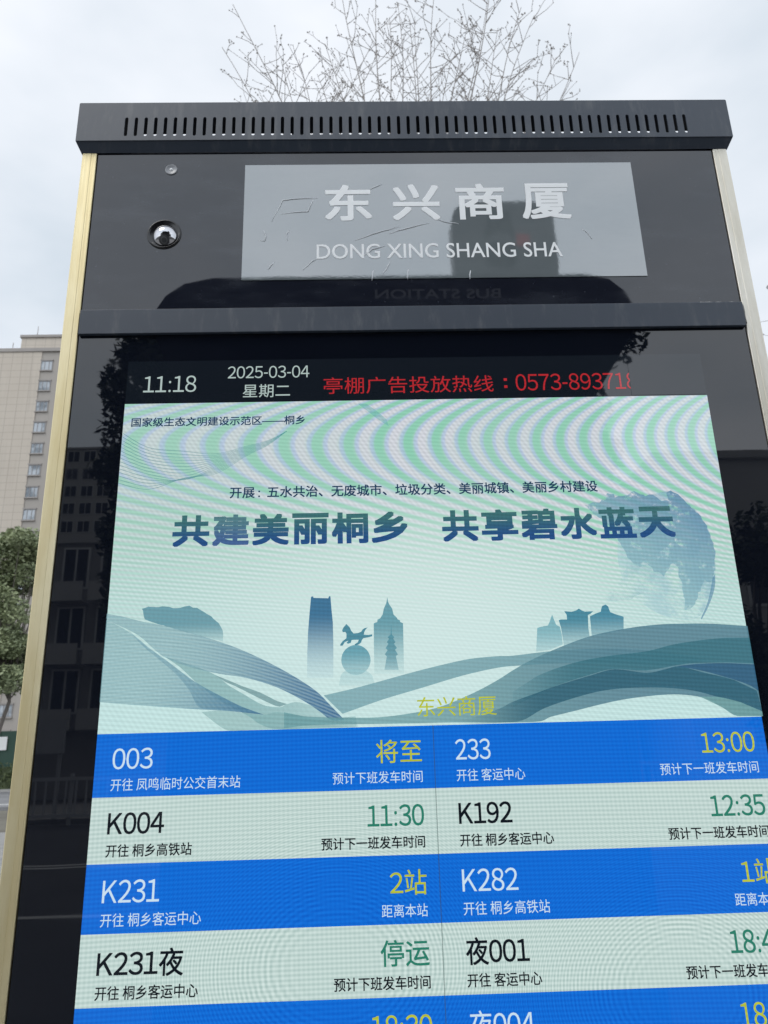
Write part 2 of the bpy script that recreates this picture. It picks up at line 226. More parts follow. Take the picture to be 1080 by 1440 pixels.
def text(s, x0, x1, z0, z1, y, m, name, parent, bold=0.0, wide=False, flip=False):
    """the words s as a flat mesh filling the box x0..x1, z0..z1 on the plane y.
    Screen digits and capitals use the wide forms of the fallback font, set close."""
    V, F = [], []; pen = 0.0
    def add(vs, fs):
        n = len(V); V.extend(vs); F.extend(tuple(n + i for i in f) for f in fs)
    if wide:
        c = bpy.data.curves.new(name, 'FONT'); c.body = s; c.resolution_u = 4
        t = bpy.data.objects.new(name, c); COL.objects.link(t); bpy.context.view_layer.update()
        me = bpy.data.meshes.new_from_object(t.evaluated_get(bpy.context.evaluated_depsgraph_get()))
        bpy.data.objects.remove(t); bpy.data.curves.remove(c)
        add([(v.co.x, v.co.y) for v in me.vertices], [tuple(p.vertices) for p in me.polygons]); bpy.data.meshes.remove(me)
    else:
        em = glyph('中')[0]; emw = 1.0
        base = min(q[1] for q in glyph('\uff10')[0]); top = max(q[1] for q in glyph('\uff10')[0]); dh = top - base
        for ch in s:
            if ch == ' ': pen += .32 * dh; continue
            if ch == '-':
                add([(pen + .06 * dh, base + .36 * dh), (pen + .40 * dh, base + .36 * dh), (pen + .40 * dh, base + .46 * dh), (pen + .06 * dh, base + .46 * dh)], [(0, 1, 2, 3)]); pen += .46 * dh; continue
            if ch in ':\uff1a':
                ad = .36 if ch == ':' else 1.2; r = .075 * dh; cx = pen + (.18 if ch == ':' else .42) * dh
                for hz in ((.08, .62) if ch == ':' else (.06, .60)):
                    cz = base + hz * dh
                    add([(cx + r * cos(k * pi / 4), cz + r * sin(k * pi / 4)) for k in range(8)], [tuple(range(8))])
                pen += ad * dh; continue
            if '0' <= ch <= '9' or 'A' <= ch <= 'Z':
                vs, fs = glyph(chr(ord(ch) + 0xFEE0)); a = min(q[0] for q in vs); b = max(q[0] for q in vs)
                adv = .78 * dh if ch.isdigit() else (b - a) + .13 * dh
                off = pen + (adv - (b - a)) / 2 - a
                if not ch.isdigit(): off = pen + .09 * dh - a
                add([(q[0] + off, q[1]) for q in vs], fs); pen += adv; continue
            vs, fs = glyph(ch)
            add([(q[0] + pen, q[1]) for q in vs], fs); pen += CJKW
    xs = [v[0] for v in V]; zs = [v[1] for v in V]
    ax, bx, az, bz = min(xs), max(xs), min(zs), max(zs)
    kx = (x1 - x0) / (bx - ax); kz = (z1 - z0) / (bz - az); 
    bm = bmesh.new(); e_ = bold * (kx + kz) / 2 * CJKW
    sh = [(0, 0)] if bold <= 0 else [(0, 0)] + [(e_ * a, e_ * b) for a in (-1, 0, 1) for b in (-1, 0, 1) if a or b]
    if bold > 0: kx = (x1 - x0 - 2 * e_) / (bx - ax); kz = (z1 - z0 - 2 * e_) / (bz - az); x0 += e_; z0 += e_
    for q, (dx, dz) in enumerate(sh):
        vv = []
        for a, b in V:
            X = x0 + (a - ax) * kx + dx
            if flip: X = x0 + x1 - X
            vv.append(bm.verts.new((X, y + (1 if flip else -1) * q * 6e-6, z0 + (b - az) * kz + dz)))
        for f in F:
            try: bm.faces.new([vv[i] for i in (f[::-1] if flip else f)])
            except ValueError: pass
    return finish(name, bm, m, parent)
_a = glyph('中中'); _b = glyph('中'); CJKW = max(q[0] for q in _a[0]) - max(q[0] for q in _b[0])
# ------------------------------------------------------------------ materials of the kiosk
def paint_mat(name, col):
    m, T, b = new_mat(name)
    v = T.obj()
    f = T.noise(v, 9, 6, .6)
    d = T.noise(T.scl(v, (2.2, 1, .5)), 30, 5, .65)          # rain streaks and dust
    c = T.mix(f, tuple(q * .88 for q in col), tuple(q * 1.1 for q in col))
    c = T.mix(T.ss(d, .50, .78, 0, .18), c, (.30, .30, .29))
    T.put(b.inputs['Base Color'], c)
    T.put(b.inputs['Roughness'], T.lin(f, .2, .8, .38, .52))
    bn = T.n('ShaderNodeBump'); bn.inputs['Strength'].default_value = .08; bn.inputs['Distance'].default_value = .001
    T.put(bn.inputs['Height'], T.noise(v, 900, 2)); T.t.links.new(bn.outputs[0], b.inputs['Normal'])
    return m
PAINT = paint_mat('slate_powder_coat', (.034, .046, .067))
PAINT_IN = rough_mat('inside_metal', (.03, .033, .042), .5, .1, 20)

def glass_mat(name, col, ior, rmin, rmax, dust):
    m, T, b = new_mat(name)
    v = T.obj()
    sm = T.noise(T.scl(v, (5, 1, 16)), 1.6, 6, .62)          # wiped smears
    sp = T.noise(v, 160, 3, .6)                              # dust specks
    k = T.m('ADD', T.ss(sm, .45, .75, 0, dust), T.ss(sp, .66, .74, 0, dust * 2.4), clamp=True)
    T.put(b.inputs['Base Color'], T.mix(k, col, (.36, .40, .47)))
    T.put(b.inputs['Roughness'], T.ss(sm, .4, .75, rmin, rmax))
    b.inputs['IOR'].default_value = ior
    bn = T.n('ShaderNodeBump'); bn.inputs['Strength'].default_value = .02; bn.inputs['Distance'].default_value = .004
    T.put(bn.inputs['Height'], T.noise(v, 6, 2)); T.t.links.new(bn.outputs[0], b.inputs['Normal'])
    return m
GLASS_TOP = glass_mat('header_black_glass', (.008, .010, .018), 1.60, .012, .06, .05)
GLASS = glass_mat('display_black_glass', (.0045, .0062, .0115), 1.62, .006, .03, .004)

def brushed(name, col, c2, rough):
    m, T, b = new_mat(name)
    v = T.obj()
    s = T.noise(T.scl(v, (300, 60, 2.0)), 1.5, 5, .6)         # long scuffs down the extrusion
    w = T.noise(T.scl(v, (20, 8, 3)), 1.2, 6, .65)
    c = T.mix(T.ss(w, .35, .7), col, c2)
    c = T.mix(T.ss(s, .58, .8, 0, .35), c, tuple(q * .55 for q in col))
    T.put(b.inputs['Base Color'], c)
    T.put(b.inputs['Roughness'], T.lin(s, .2, .8, rough - .08, rough + .12)); b.inputs['Metallic'].default_value = .85
    bn = T.n('ShaderNodeBump'); bn.inputs['Strength'].default_value = .15; bn.inputs['Distance'].default_value = .0006
    T.put(bn.inputs['Height'], s); T.t.links.new(bn.outputs[0], b.inputs['Normal'])
    return m
GOLD = brushed('gold_anodised', (.62, .53, .31), (.74, .67, .46), .52)
CHAMP = brushed('pale_champagne', (.60, .56, .47), (.74, .71, .64), .48)  # paler, whiter tone than the left trim
FILM = None
def film_mat():
    m, T, b = new_mat('silver_grey_film')
    v = T.obj()
    f = T.noise(T.scl(v, (1, 1, 2.2)), 7, 8, .68)
    g = T.noise(v, 420, 2)
    T.put(b.inputs['Base Color'], T.mix(f, (.105, .125, .135), (.165, .192, .202)))  # uneven sheen put into the base colour as soft blotches
    T.put(b.inputs['Roughness'], T.lin(f, .3, .7, .012, .035))
    b.inputs['IOR'].default_value = 2.55
    bn = T.n('ShaderNodeBump'); bn.inputs['Strength'].default_value = .018; bn.inputs['Distance'].default_value = .0012
    T.put(bn.inputs['Height'], T.m('ADD', T.noise(v, 30, 4), T.m('MULTIPLY', g, .25))); T.t.links.new(bn.outputs[0], b.inputs['Normal'])
    return m
FILM = film_mat()
WHITE_VINYL = rough_mat('white_vinyl', (.86, .88, .89), .35, .05, 30)
SEAL = rough_mat('grey_sealant', (.34, .34, .33), .6, .3, 80, bump=.4)

def glow(name, col, alpha=1.0, grad=None, scan=True, holes=None, strength=1.0, lines=None):
    """part of the lit picture. grad = (dx, dz, t0, t1, col2, alpha2): colour and opacity run along a direction of the screen"""
    m, T, b = new_mat(name)
    b.inputs['Base Color'].default_value = (.004, .004, .006, 1)
    b.inputs['Roughness'].default_value = .02; b.inputs['IOR'].default_value = 1.5
    b.inputs['Emission Strength'].default_value = strength
    v = T.obj(); X = T.xyz(v)
    c = (*col, 1); a = alpha
    if grad:
        dx, dz, t0, t1, c2, a2 = grad
        t = T.ss(T.m('ADD', T.m('MULTIPLY', X[0], dx), T.m('MULTIPLY', X[2], dz)), t0, t1)
        c = T.mix(t, col, c2); a = T.m('ADD', T.m('MULTIPLY', t, a2 - alpha), alpha)
    if holes:
        sc, lo, hi = holes
        a = T.m('MULTIPLY', a, T.ss(T.noise(v, sc, 5, .7), lo, hi)) if isinstance(a, bpy.types.NodeSocket) else T.m('MULTIPLY', T.ss(T.noise(v, sc, 5, .7), lo, hi), a)
    if scan:   # rows of lamps of the panel
        s = T.m('SINE', T.m('ADD', T.m('MULTIPLY', X[2], 2 * pi / .0042), T.m('MULTIPLY', X[0], 2 * pi / .055)))
        s2 = T.m('SINE', T.m('MULTIPLY', X[0], 2 * pi / .0046))
        k = T.m('ADD', T.m('ADD', T.m('MULTIPLY', s, .085), T.m('MULTIPLY', s2, .03)), 1.0)
        n = T.n('ShaderNodeVectorMath', operation='SCALE'); T.put(n.inputs[0], c if isinstance(c, bpy.types.NodeSocket) else col); T.put(n.inputs['Scale'], k); c = n.outputs[0]
    if lines:   # fine parallel strokes of the drawn ribbon
        l = T.m('SINE', T.m('MULTIPLY', T.m('ADD', T.m('ADD', T.m('MULTIPLY', X[0], lines[0]), T.m('MULTIPLY', X[2], lines[1])), T.m('MULTIPLY', T.m('MULTIPLY', X[0], X[0]), lines[3])), 2 * pi / lines[2]))
        a = T.m('MULTIPLY', a, T.m('ADD', T.m('MULTIPLY', l, .12), .9), clamp=True)
    T.put(b.inputs['Emission Color'], c)
    T.put(b.inputs['Alpha'], a)
    return m

def poster_mat():
    """pale mint sky of the poster with the banding the lit panel shows"""
    m, T, b = new_mat('poster_background')
    b.inputs['Base Color'].default_value = (.004, .004, .006, 1)
    b.inputs['Roughness'].default_value = .02; b.inputs['IOR'].default_value = 1.5
    X = T.xyz(T.obj()); x, z = X[0], X[2]
    dz = T.m('SUBTRACT', z, 1.893)
    kk = T.ss(dz, -.02, .03, 440, 640)
    ph = T.m('ADD', T.m('MULTIPLY', x, 31.5), T.m('MULTIPLY', T.m('MULTIPLY', x, x), 17))
    wob = T.m('MULTIPLY', T.noise(T.scl(T.obj(), (3, 1, 5)), 1.2, 2), .5)
    dz2 = T.m('MULTIPLY', dz, dz)
    ph = T.m('ADD', T.m('SUBTRACT', ph, T.m('ADD', T.m('MULTIPLY', dz2, kk), T.m('MULTIPLY', T.m('MULTIPLY', dz2, T.m('ABSOLUTE', dz)), 850))), wob)
    s = T.m('SINE', T.m('MULTIPLY', ph, 2 * pi))
    s = T.ss(s, -.95, .95, -1, 1)
    down = T.ss(dz, -.27, -.06, 0, 1)                         # 1 in the upper part, 0 low down
    amp = T.m('ADD', T.m('MULTIPLY', down, .72), .24)
    amp = T.m('MULTIPLY', amp, T.m('MULTIPLY', T.ss(x, -.34, -.02, .55, .95), T.lin(T.noise(T.obj(), 7, 3), .3, .7, .7, 1.12)))
    # fine diagonal ticks across the pale bands
    tick = T.m('SINE', T.m('ADD', T.m('MULTIPLY', x, 2 * pi / .0058), T.m('MULTIPLY', z, 2 * pi / .0085)))
    tick2 = T.m('SINE', T.m('ADD', T.m('MULTIPLY', z, 2 * pi / .0046), T.m('MULTIPLY', x, 2 * pi / .05)))
    hi = T.mix(down, (.61, .80, .785), (.64, .65, .71))
    lo = T.mix(down, (.43, .65, .64), (.25, .60, .43))
    f = T.m('ADD', T.m('MULTIPLY', T.m('MULTIPLY', s, amp), .5), .5)
    c = T.mix(f, lo, hi)
    # violet fringes where the bands run steep, left of the middle
    fr = T.m('SINE', T.m('ADD', T.m('MULTIPLY', ph, 4 * pi), 1.2))
    c = T.mix(T.m('MULTIPLY', T.m('MULTIPLY', T.ss(fr, .2, 1, 0, .5), down), T.ss(dz, -.11, -.02)), c, (.42, .50, .80))
    k = T.m('ADD', T.m('ADD', 1.0, T.m('MULTIPLY', tick, T.m('MULTIPLY', f, .075))), T.m('MULTIPLY', tick2, .06))
    k = T.m('MULTIPLY', k, T.lin(z, 1.58, 1.80, 1.02, .98))
    n = T.n('ShaderNodeVectorMath', operation='SCALE'); T.put(n.inputs[0], c); T.put(n.inputs['Scale'], k)
    gx = T.m('ADD', x, .02); gz = T.m('MULTIPLY', T.m('SUBTRACT', z, 1.70), 1.9)      # the poster's pale glow behind the skyline
    gl = T.ss(T.m('SQRT', T.m('ADD', T.m('MULTIPLY', gx, gx), T.m('MULTIPLY', gz, gz))), .04, .34, .55, 0)
    T.put(b.inputs['Emission Color'], T.mix(gl, n.outputs[0], (.70, .83, .81))); b.inputs['Emission Strength'].default_value = 1
    return m
def row_mat(name, col, dark, amp):
    m, T, b = new_mat(name)
    b.inputs['Base Color'].default_value = (.004, .004, .006, 1)
    b.inputs['Roughness'].default_value = .02; b.inputs['IOR'].default_value = 1.5
    X = T.xyz(T.obj()); x, z = X[0], X[2]
    def ring(cx, cz, k):
        a = T.m('SUBTRACT', x, cx); c = T.m('SUBTRACT', z, cz)
        r2 = T.m('ADD', T.m('MULTIPLY', a, a), T.m('MULTIPLY', T.m('MULTIPLY', c, c), 1.5))
        fade = T.m('MULTIPLY', T.ss(r2, .004, .055, 1, 0), T.ss(r2, .0003, .005, 0, 1))
        return T.m('MULTIPLY', T.m('SINE', T.m('MULTIPLY', r2, k)), fade)
    s = T.m('ADD', ring(.225, 1.335, 9000), ring(-.10, 1.365, 8000))
    l = T.m('SINE', T.m('ADD', T.m('MULTIPLY', z, 2 * pi / .0041), T.m('MULTIPLY', T.m('MULTIPLY', x, x), 70)))
    l2 = T.m('SINE', T.m('ADD', T.m('MULTIPLY', x, 2 * pi / .0044), T.m('MULTIPLY', z, 30)))
    f = T.m('ADD', T.m('MULTIPLY', s, .30 * amp), T.m('ADD', T.m('MULTIPLY', l, .26 * amp), T.m('MULTIPLY', l2, .12 * amp)))
    f = T.m('ADD', f, .5, clamp=True)
    T.put(b.inputs['Emission Color'], T.mix(f, dark, col)); b.inputs['Emission Strength'].default_value = 1
    return m
BLUE = row_mat('blue_row', (.006, .178, .74), (.002, .108, .56), .8)
PALE = row_mat('pale_row', (.65, .78, .745), (.39, .53, .50), .95)
INK = glow('black_ink', (.003, .006, .010), scan=False)
LIT_WHITE = glow('lit_white', (.58, .74, .86), scan=False)
YELLOW = glow('lit_yellow', (.47, .53, .04), scan=True)
GREENT = glow('lit_green', (.022, .20, .135), scan=False)
RED = glow('lit_red', (.43, .020, .026), scan=True)
CLOCKW = glow('lit_grey_white', (.42, .52, .50), scan=False)
DARKSCREEN = glow('unlit_panel', (.0045, .0075, .0115), scan=False)
DARKSCREEN.node_tree.nodes['Principled BSDF'].inputs['IOR'].default_value = 1.63

# ------------------------------------------------------------------ setting: ground, road, pavement
def ground_mat(name, c1, c2, rough, sc):
    m, T, b = new_mat(name)
    v = T.obj()
    f = T.m('ADD', T.m('MULTIPLY', T.noise(v, .35, 5), .6), T.m('MULTIPLY', T.noise(v, sc, 4, .7), .4))
    T.put(b.inputs['Base Color'], T.mix(T.ss(f, .35, .65), c1, c2)); b.inputs['Roughness'].default_value = rough
    bn = T.n('ShaderNodeBump'); bn.inputs['Strength'].default_value = .3; bn.inputs['Distance'].default_value = .01
    T.put(bn.inputs['Height'], T.noise(v, sc * 2, 3)); T.t.links.new(bn.outputs[0], b.inputs['Normal'])
    return m
def paving_mat():
    m, T, b = new_mat('grey_paving')
    v = T.obj()
    br = T.n('ShaderNodeTexBrick'); T.put(br.inputs['Vector'], v)
    br.inputs['Scale'].default_value = 1.0; br.inputs['Brick Width'].default_value = .6; br.inputs['Row Height'].default_value = .3; br.inputs['Mortar Size'].default_value = .008
    br.inputs['Color1'].default_value = (.24, .235, .225, 1); br.inputs['Color2'].default_value = (.30, .29, .28, 1); br.inputs['Mortar'].default_value = (.10, .10, .095, 1)
    T.put(b.inputs['Base Color'], T.mix(T.ss(T.noise(v, 1.7, 5), .4, .75, 0, .5), br.outputs[0], (.17, .165, .155))); b.inputs['Roughness'].default_value = .8
    return m
ASPH = ground_mat('asphalt', (.045, .045, .047), (.075, .074, .073), .85, 40)
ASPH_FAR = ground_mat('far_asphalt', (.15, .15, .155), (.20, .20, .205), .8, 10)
PAVE = paving_mat()
LINE = ground_mat('road_paint', (.55, .55, .53), (.72, .72, .70), .7, 20)
KERB = rough_mat('kerb_stone', (.36, .35, .33), .8, .2, 5, bump=.3)
def structure(o): o['kind'] = 'structure'; return o
structure(boxes('ground', [(-600, 600, -600, 600, -2.0, -.14)], ground_mat('earth', (.10, .09, .07), (.15, .14, .11), .9, 3)))
structure(boxes('road', [(-300, 300, -24, -3.6, -.139, -.12)], ASPH))
structure(boxes('far_road', [(-300, 300, 33, 53.2, -.139, -.004)], ASPH_FAR))
structure(boxes('pavement', [(-60, 60, -3.44, 20, -.139, 0)], PAVE))
structure(boxes('far_pavement', [(-300, 300, 53.5, 62, -.139, .12)], PAVE))
structure(boxes('verge', [(-60, 60, -34, -24.2, -.139, .01)], PAVE))
structure(boxes('kerb', [(-60, 60, -3.6, -3.44, -.139, .003)], KERB, bevel=.012))
structure(boxes('far_kerb', [(-300, 300, 53.2, 53.5, -.139, .15)], KERB))
structure(boxes('lane_marking', [(-60 + 6 * i, -57 + 6 * i, -9.2, -9.05, -.1199, -.1155) for i in range(20)] + [(-60, 60, -14.1, -13.95, -.1199, -.1155), (-60, 60, -13.75, -13.6, -.1199, -.1155)] + [(-300, 300, 35, 35.3, -.0039, .002)], LINE))

# ------------------------------------------------------------------ the kiosk
K = empty('information_kiosk')
tag(K, 'dark slate bus arrivals kiosk with gold edges, lit timetable screen and black glass header', 'information kiosk')

boxes('plinth', [(-.47, .47, -.02, .17, 0, .09)], PAINT, K, bevel=.004)
boxes('cabinet', [(-.4012, .4012, .0075, .14, .09, 2.2995)], PAINT, K, bevel=.002)

# cap: folded sheet metal with a tapered lower lip, open along the rear vent slit of its lid
bm = bmesh.new()
zb, zt = 2.3146, 2.3745
XC, XB, YF = .4276, .4222, -.0110
def loopv(p): return [bm.verts.new(q) for q in p]
outer = [(-XC, .168), (-XC, YF + .0012), (XC, YF + .0012), (XC, .168)]
inner = [(-XB, .150), (-XB, -.0018), (XB, -.0018), (XB, .150)]
U = loopv([(x, y, zt) for x, y in outer]); L = loopv([(x, y, zb) for x, y in outer]); I = loopv([(x, y, 2.3032) for x, y in inner])
for a, b in ((0, 1), (2, 3), (3, 0)):
    bm.faces.new((U[a], U[b], L[b], L[a]))
for a in range(4):
    b = (a + 1) % 4; bm.faces.new((L[a], L[b], I[b], I[a]))
bmesh.ops.recalc_face_normals(bm, faces=bm.faces)
LID1, LID2 = .0412, .0700
box(bm, -XC, XC, YF + .0010, LID1, zt - .0003, zt + .0012)
box(bm, -XC, XC, LID2, .168, zt - .0003, zt + .0012)
for i in range(17):                                            # webs across the slit
    x = -.375 + i * .0462
    if i in (0, 2, 5, 8, 9, 11, 14, 16): box(bm, x - .012, x + .013, LID1 + .0002, LID2 - .0002, zt - .0003, zt + .001)
finish('cap', bm, PAINT, K)
# front of the cap with 59 stadium slots cut right through
cu = bpy.data.curves.new('slots', 'CURVE'); cu.dimensions = '2D'; cu.fill_mode = 'BOTH'; cu.extrude = .0009
def spl(pts):
    s = cu.splines.new('POLY'); s.points.add(len(pts) - 1); s.use_cyclic_u = True
    for q, (a, b) in zip(s.points, pts): q.co = (a, b, 0, 1)
r_ = .0022
e = .0012
spl([(-XC, zb + .0002), (XC, zb + .0002), (XC, zt + .0013 - e), (XC - e, zt + .0013), (-XC + e, zt + .0013), (-XC, zt + .0013 - e)])
for i in range(59):
    cx = -.3647 + i * .012615
    pts = [(cx + r_ * cos(t * pi / 6), 2.3516 - r_ + r_ * sin(t * pi / 6)) for t in range(7)]
    pts += [(cx - r_ * cos(t * pi / 6), 2.3216 + r_ - r_ * sin(t * pi / 6)) for t in range(7)]
    spl(pts)
t_ = bpy.data.objects.new('slots', cu); COL.objects.link(t_); bpy.context.view_layer.update()
me = bpy.data.meshes.new_from_object(t_.evaluated_get(bpy.context.evaluated_depsgraph_get())); bpy.data.objects.remove(t_)
for v in me.vertices: v.co = (v.co.x, YF + .0009 + v.co.z, v.co.y)
me.materials.clear(); me.materials.append(PAINT); me.name = 'vent_panel'
vp = bpy.data.objects.new('vent_panel', me); COL.objects.link(vp); vp.parent = K
boxes('baffle', [(-.4203, .4203, .0145, .0160, 2.300, 2.330)], PAINT_IN, K)

# header and display glass, cross bar
boxes('header_glass', [(-.4008, .4008, 0, .006, 2.0670, 2.3036)], GLASS_TOP, K)
boxes('display_glass', [(-.4008, .4008, 0, .006, .62, 2.0380)], GLASS, K)
boxes('skirt_panel', [(-.4014, .4014, .001, .006, .09, .6185)], PAINT, K)
boxes('crossbar', [(-.4005, .4005, -.0055, -.0003, 2.0362, 2.0692)], PAINT, K, bevel=.0007)
bm = bmesh.new()
rs = random.Random(5)
pts = [(.350 + .051 * i / 9, -.0014 - .0006 * rs.random(), 2.0702 + .0006 * rs.random()) for i in range(10)] + [(.4022, -.0018, 2.066), (.4026, -.002, 2.058), (.4024, -.002, 2.05), (.4026, -.002, 2.041)]
tube(bm, pts, [.0006 + .0006 * rs.random() for _ in pts], 6)
finish('sealant', bm, SEAL, K, smooth=True)

# corner extrusions
def trim(sx, mat, lab):
    prof = [(.4215, .03), (.4215, .0008), (.4207, -.0012), (.4198, -.0016), (.4096, -.0016), (.4092, -.0012), (.4088, -.0014), (.4030, -.0014), (.4024, -.0008), (.4022, .0070), (.4022, .03)]
    bm = bmesh.new()
    A = [bm.verts.new((sx * x, y, .0905)) for x, y in prof]; B = [bm.verts.new((sx * x, y, 2.3034)) for x, y in prof]
    n = len(prof)
    for i in range(n):
        f = (A[i], A[(i + 1) % n], B[(i + 1) % n], B[i]); bm.faces.new(f)
    bm.faces.new(A); bm.faces.new(B[::-1])
    bmesh.ops.recalc_face_normals(bm, faces=bm.faces)
    o = finish('corner_trim', bm, mat, K); o['label'] = lab
trim(-1, GOLD, 'yellow gold brushed corner trim')
trim(1, CHAMP, 'pale champagne corner trim')

# name film with lettering and creases
nf = boxes('name_film', [(-.2110, .2908, -.0009, -.0002, 2.1106, 2.2832)], FILM, K)
yq = -.00125
for ch, a, b in (('东', -.1084, -.0490), ('兴', -.0225, .0375), ('商', .0585, .1210), ('厦', .1425, .2052)):
    text(ch, a, b, 2.1960, 2.2508, yq, WHITE_VINYL, 'station_name', nf, bold=.019)
text('DONG XING SHANG SHA', -.1190, .1878, 2.1397, 2.1612, yq, WHITE_VINYL, 'romanised_name', nf, wide=True, bold=.006)
CREASE = rough_mat('creased_film', (.50, .53, .56), .45, .1, 60, ior=1.6)
for c in ART['crease']:
    bm = bmesh.new()
    pts = []
    for i in range(len(c) - 1):
        for k in range(4):
            t = k / 4; pts.append((c[i][0] + (c[i + 1][0] - c[i][0]) * t + (rs.random() - .5) * .0011, -.00062, c[i][1] + (c[i + 1][1] - c[i][1]) * t + (rs.random() - .5) * .0011))
    pts.append((c[-1][0], -.00062, c[-1][1]))
    n = len(pts)
    tube(bm, pts, [.0004 + .0007 * sin(pi * (i + .3) / n) for i in range(n)], 6)
    finish('film_crease', bm, CREASE, nf, smooth=True)

# camera eye and small sensor
def lathe(name, prof, cx, cz, m, parent, n=40, smooth=True):
    bm = bmesh.new(); rings = []
    for r, y in prof:
        rings.append([bm.verts.new((cx + r * cos(2 * pi * k / n), y, cz + r * sin(2 * pi * k / n))) for k in range(n)] if r > 1e-6 else [bm.verts.new((cx, y, cz))])
    for A, B in zip(rings, rings[1:]):
        for k in range(n):
            a0, a1 = A[k % len(A)], A[(k + 1) % len(A)]; b0, b1 = B[k % len(B)], B[(k + 1) % len(B)]
            vs = []
            for q in (a0, a1, b1, b0):
                if q not in vs: vs.append(q)
            if len(vs) > 2: bm.faces.new(vs)
    bmesh.ops.recalc_face_normals(bm, faces=bm.faces)
    return finish(name, bm, m, parent, smooth=smooth)
BLACKGLOSS, T, b = new_mat('black_plastic'); b.inputs['Base Color'].default_value = (.010, .010, .012, 1); b.inputs['Roughness'].default_value = .22
RINGM = rough_mat('dark_grey_ring', (.05, .053, .06), .28, .1, 60)
cx, cz = -.3089, 2.1788
cr_ = lathe('camera_eye', [(.0214, -.0001), (.0210, -.0014), (.0198, -.0021), (.0188, -.0016), (.0176, -.0005), (.0, -.0005)], cx, cz, BLACKGLOSS, K)
R_ = .0205; dpt = .0105; 
def dome_prof(r, top, base, n=12):
    Rr = (r * r + top * top) / (2 * top)
    out = []
    for i in range(n + 1):
        q = r * (1 - i / n); out.append((q, base - (math.sqrt(max(Rr * Rr - q * q, 0)) - (Rr - top))))
    return out
DOME, T, b = new_mat('mirror_tinted_dome'); b.inputs['Base Color'].default_value = (.46, .46, .48, 1); b.inputs['Metallic'].default_value = 1; b.inputs['Roughness'].default_value = .05
ld = lathe('lens_dome', dome_prof(.0150, .0080, -.0009), cx + .0008, cz - .0012, DOME, cr_)
PUP = rough_mat('dark_pupil', (.05, .052, .056), .45, .1, 50); RIMM = rough_mat('grey_iris', (.12, .125, .13), .5, .1, 50)
Rd = .01806; dc = Vector((cx + .0008, .00916, cz - .0012)); ax_ = Vector((.05, -.80, -.60)).normalized()
ux = ax_.cross(Vector((0, 0, 1))).normalized(); uz = ux.cross(ax_)
def cap_patch(name, a0, a1, rr, m):
    bm = bmesh.new(); rings = []
    for k in range(6):
        a = rad(a0 + (a1 - a0) * k / 5); n = 28
        rings.append([bm.verts.new(dc + (ax_ * cos(a) + (ux * cos(2 * pi * q / n) + uz * sin(2 * pi * q / n)) * sin(a)) * rr) for q in range(n)])
    for A, B in zip(rings, rings[1:]):
        for q in range(28): bm.faces.new((A[q], A[(q + 1) % 28], B[(q + 1) % 28], B[q]))
    if a0 < 1: bm.faces.new(rings[0])
    bmesh.ops.recalc_face_normals(bm, faces=bm.faces)
    finish(name, bm, m, cr_, smooth=True)
cap_patch('lens', .5, 21, Rd + .0001, PUP); cap_patch('lens_ring', 10, 13.5, Rd + .0002, RIMM)
SENS = rough_mat('translucent_grey_ring', (.27, .28, .30), .3, .2, 200)
so = lathe('sensor', [(.0080, -.0001), (.0078, -.0010), (.0071, -.0013), (.0063, -.0008), (.0, -.0007)], -.3057, 2.2774, SENS, K, 28)
lathe('sensor_eye', dome_prof(.0022, .0012, -.0008, 6), -.3057, 2.2774, WHITE_VINYL, so, 16)

# ------------------------------------------------------------------ the screen
SX = .34
scr = boxes('screen', [(-SX, SX, -.0004, -.0001, .79, 2.0015)], DARKSCREEN, K)
Y0 = -.0007
step = .00012
def quad(name, x0, x1, z0, z1, y, m, parent):
    return flat(name, [(x0, z0), (x1, z0), (x1, z1), (x0, z1)], y, m, parent)
text('11:18', -.3203, -.2592, 1.9608, 1.9820, Y0, CLOCKW, 'clock', scr, bold=-.012)
text('2025-03-04', -.2230, -.1276, 1.9774, 1.9932, Y0, CLOCKW, 'date', scr, bold=-.008)
text('星期二', -.2048, -.1500, 1.9524, 1.9694, Y0, CLOCKW, 'weekday', scr, bold=.002)
text('亭棚广告投放热线', -.1109, .0885, 1.9552, 1.9768, Y0, RED, 'ticker', scr)
quad('ticker', .1012, .1050, 1.9598, 1.9632, Y0, RED, scr); quad('ticker', .1012, .1050, 1.9690, 1.9724, Y0, RED, scr)
text('0573-893718', .1150, .2590, 1.9560, 1.9776, Y0, RED, 'ticker', scr, bold=-.004)
quad('ticker_mask', .2508, .3390, 1.9480, 2.0000, Y0 - .00012, DARKSCREEN, scr)

po = quad('poster', -SX, SX, 1.58, 1.9465, Y0, poster_mat(), K)
lay = [Y0]
def ragged(p, a):
    r = random.Random(7); out = []
    for i in range(len(p)):
        x0, z0 = p[i]; x1, z1 = p[(i + 1) % len(p)]; n = max(1, int(math.hypot(x1 - x0, z1 - z0) / .003))
        for k in range(n): out.append((x0 + (x1 - x0) * k / n + r.uniform(-a, a), z0 + (z1 - z0) * k / n + r.uniform(-a, a)))
    return out
def art(name, key, col, alpha, grad=None, smooth=True, holes=None, lines=None):
    lay[0] -= step
    p = ART[key]
    if key in ('globe', 'haze', 'hill'): p = ragged(p, .0011 if key != 'hill' else .0004)
    if smooth: p = catmull(p, 4)
    m = glow(key + '_ink', col, alpha, grad, True, holes, 1.0, lines)
    return flat(name, p, lay[0], m, po)
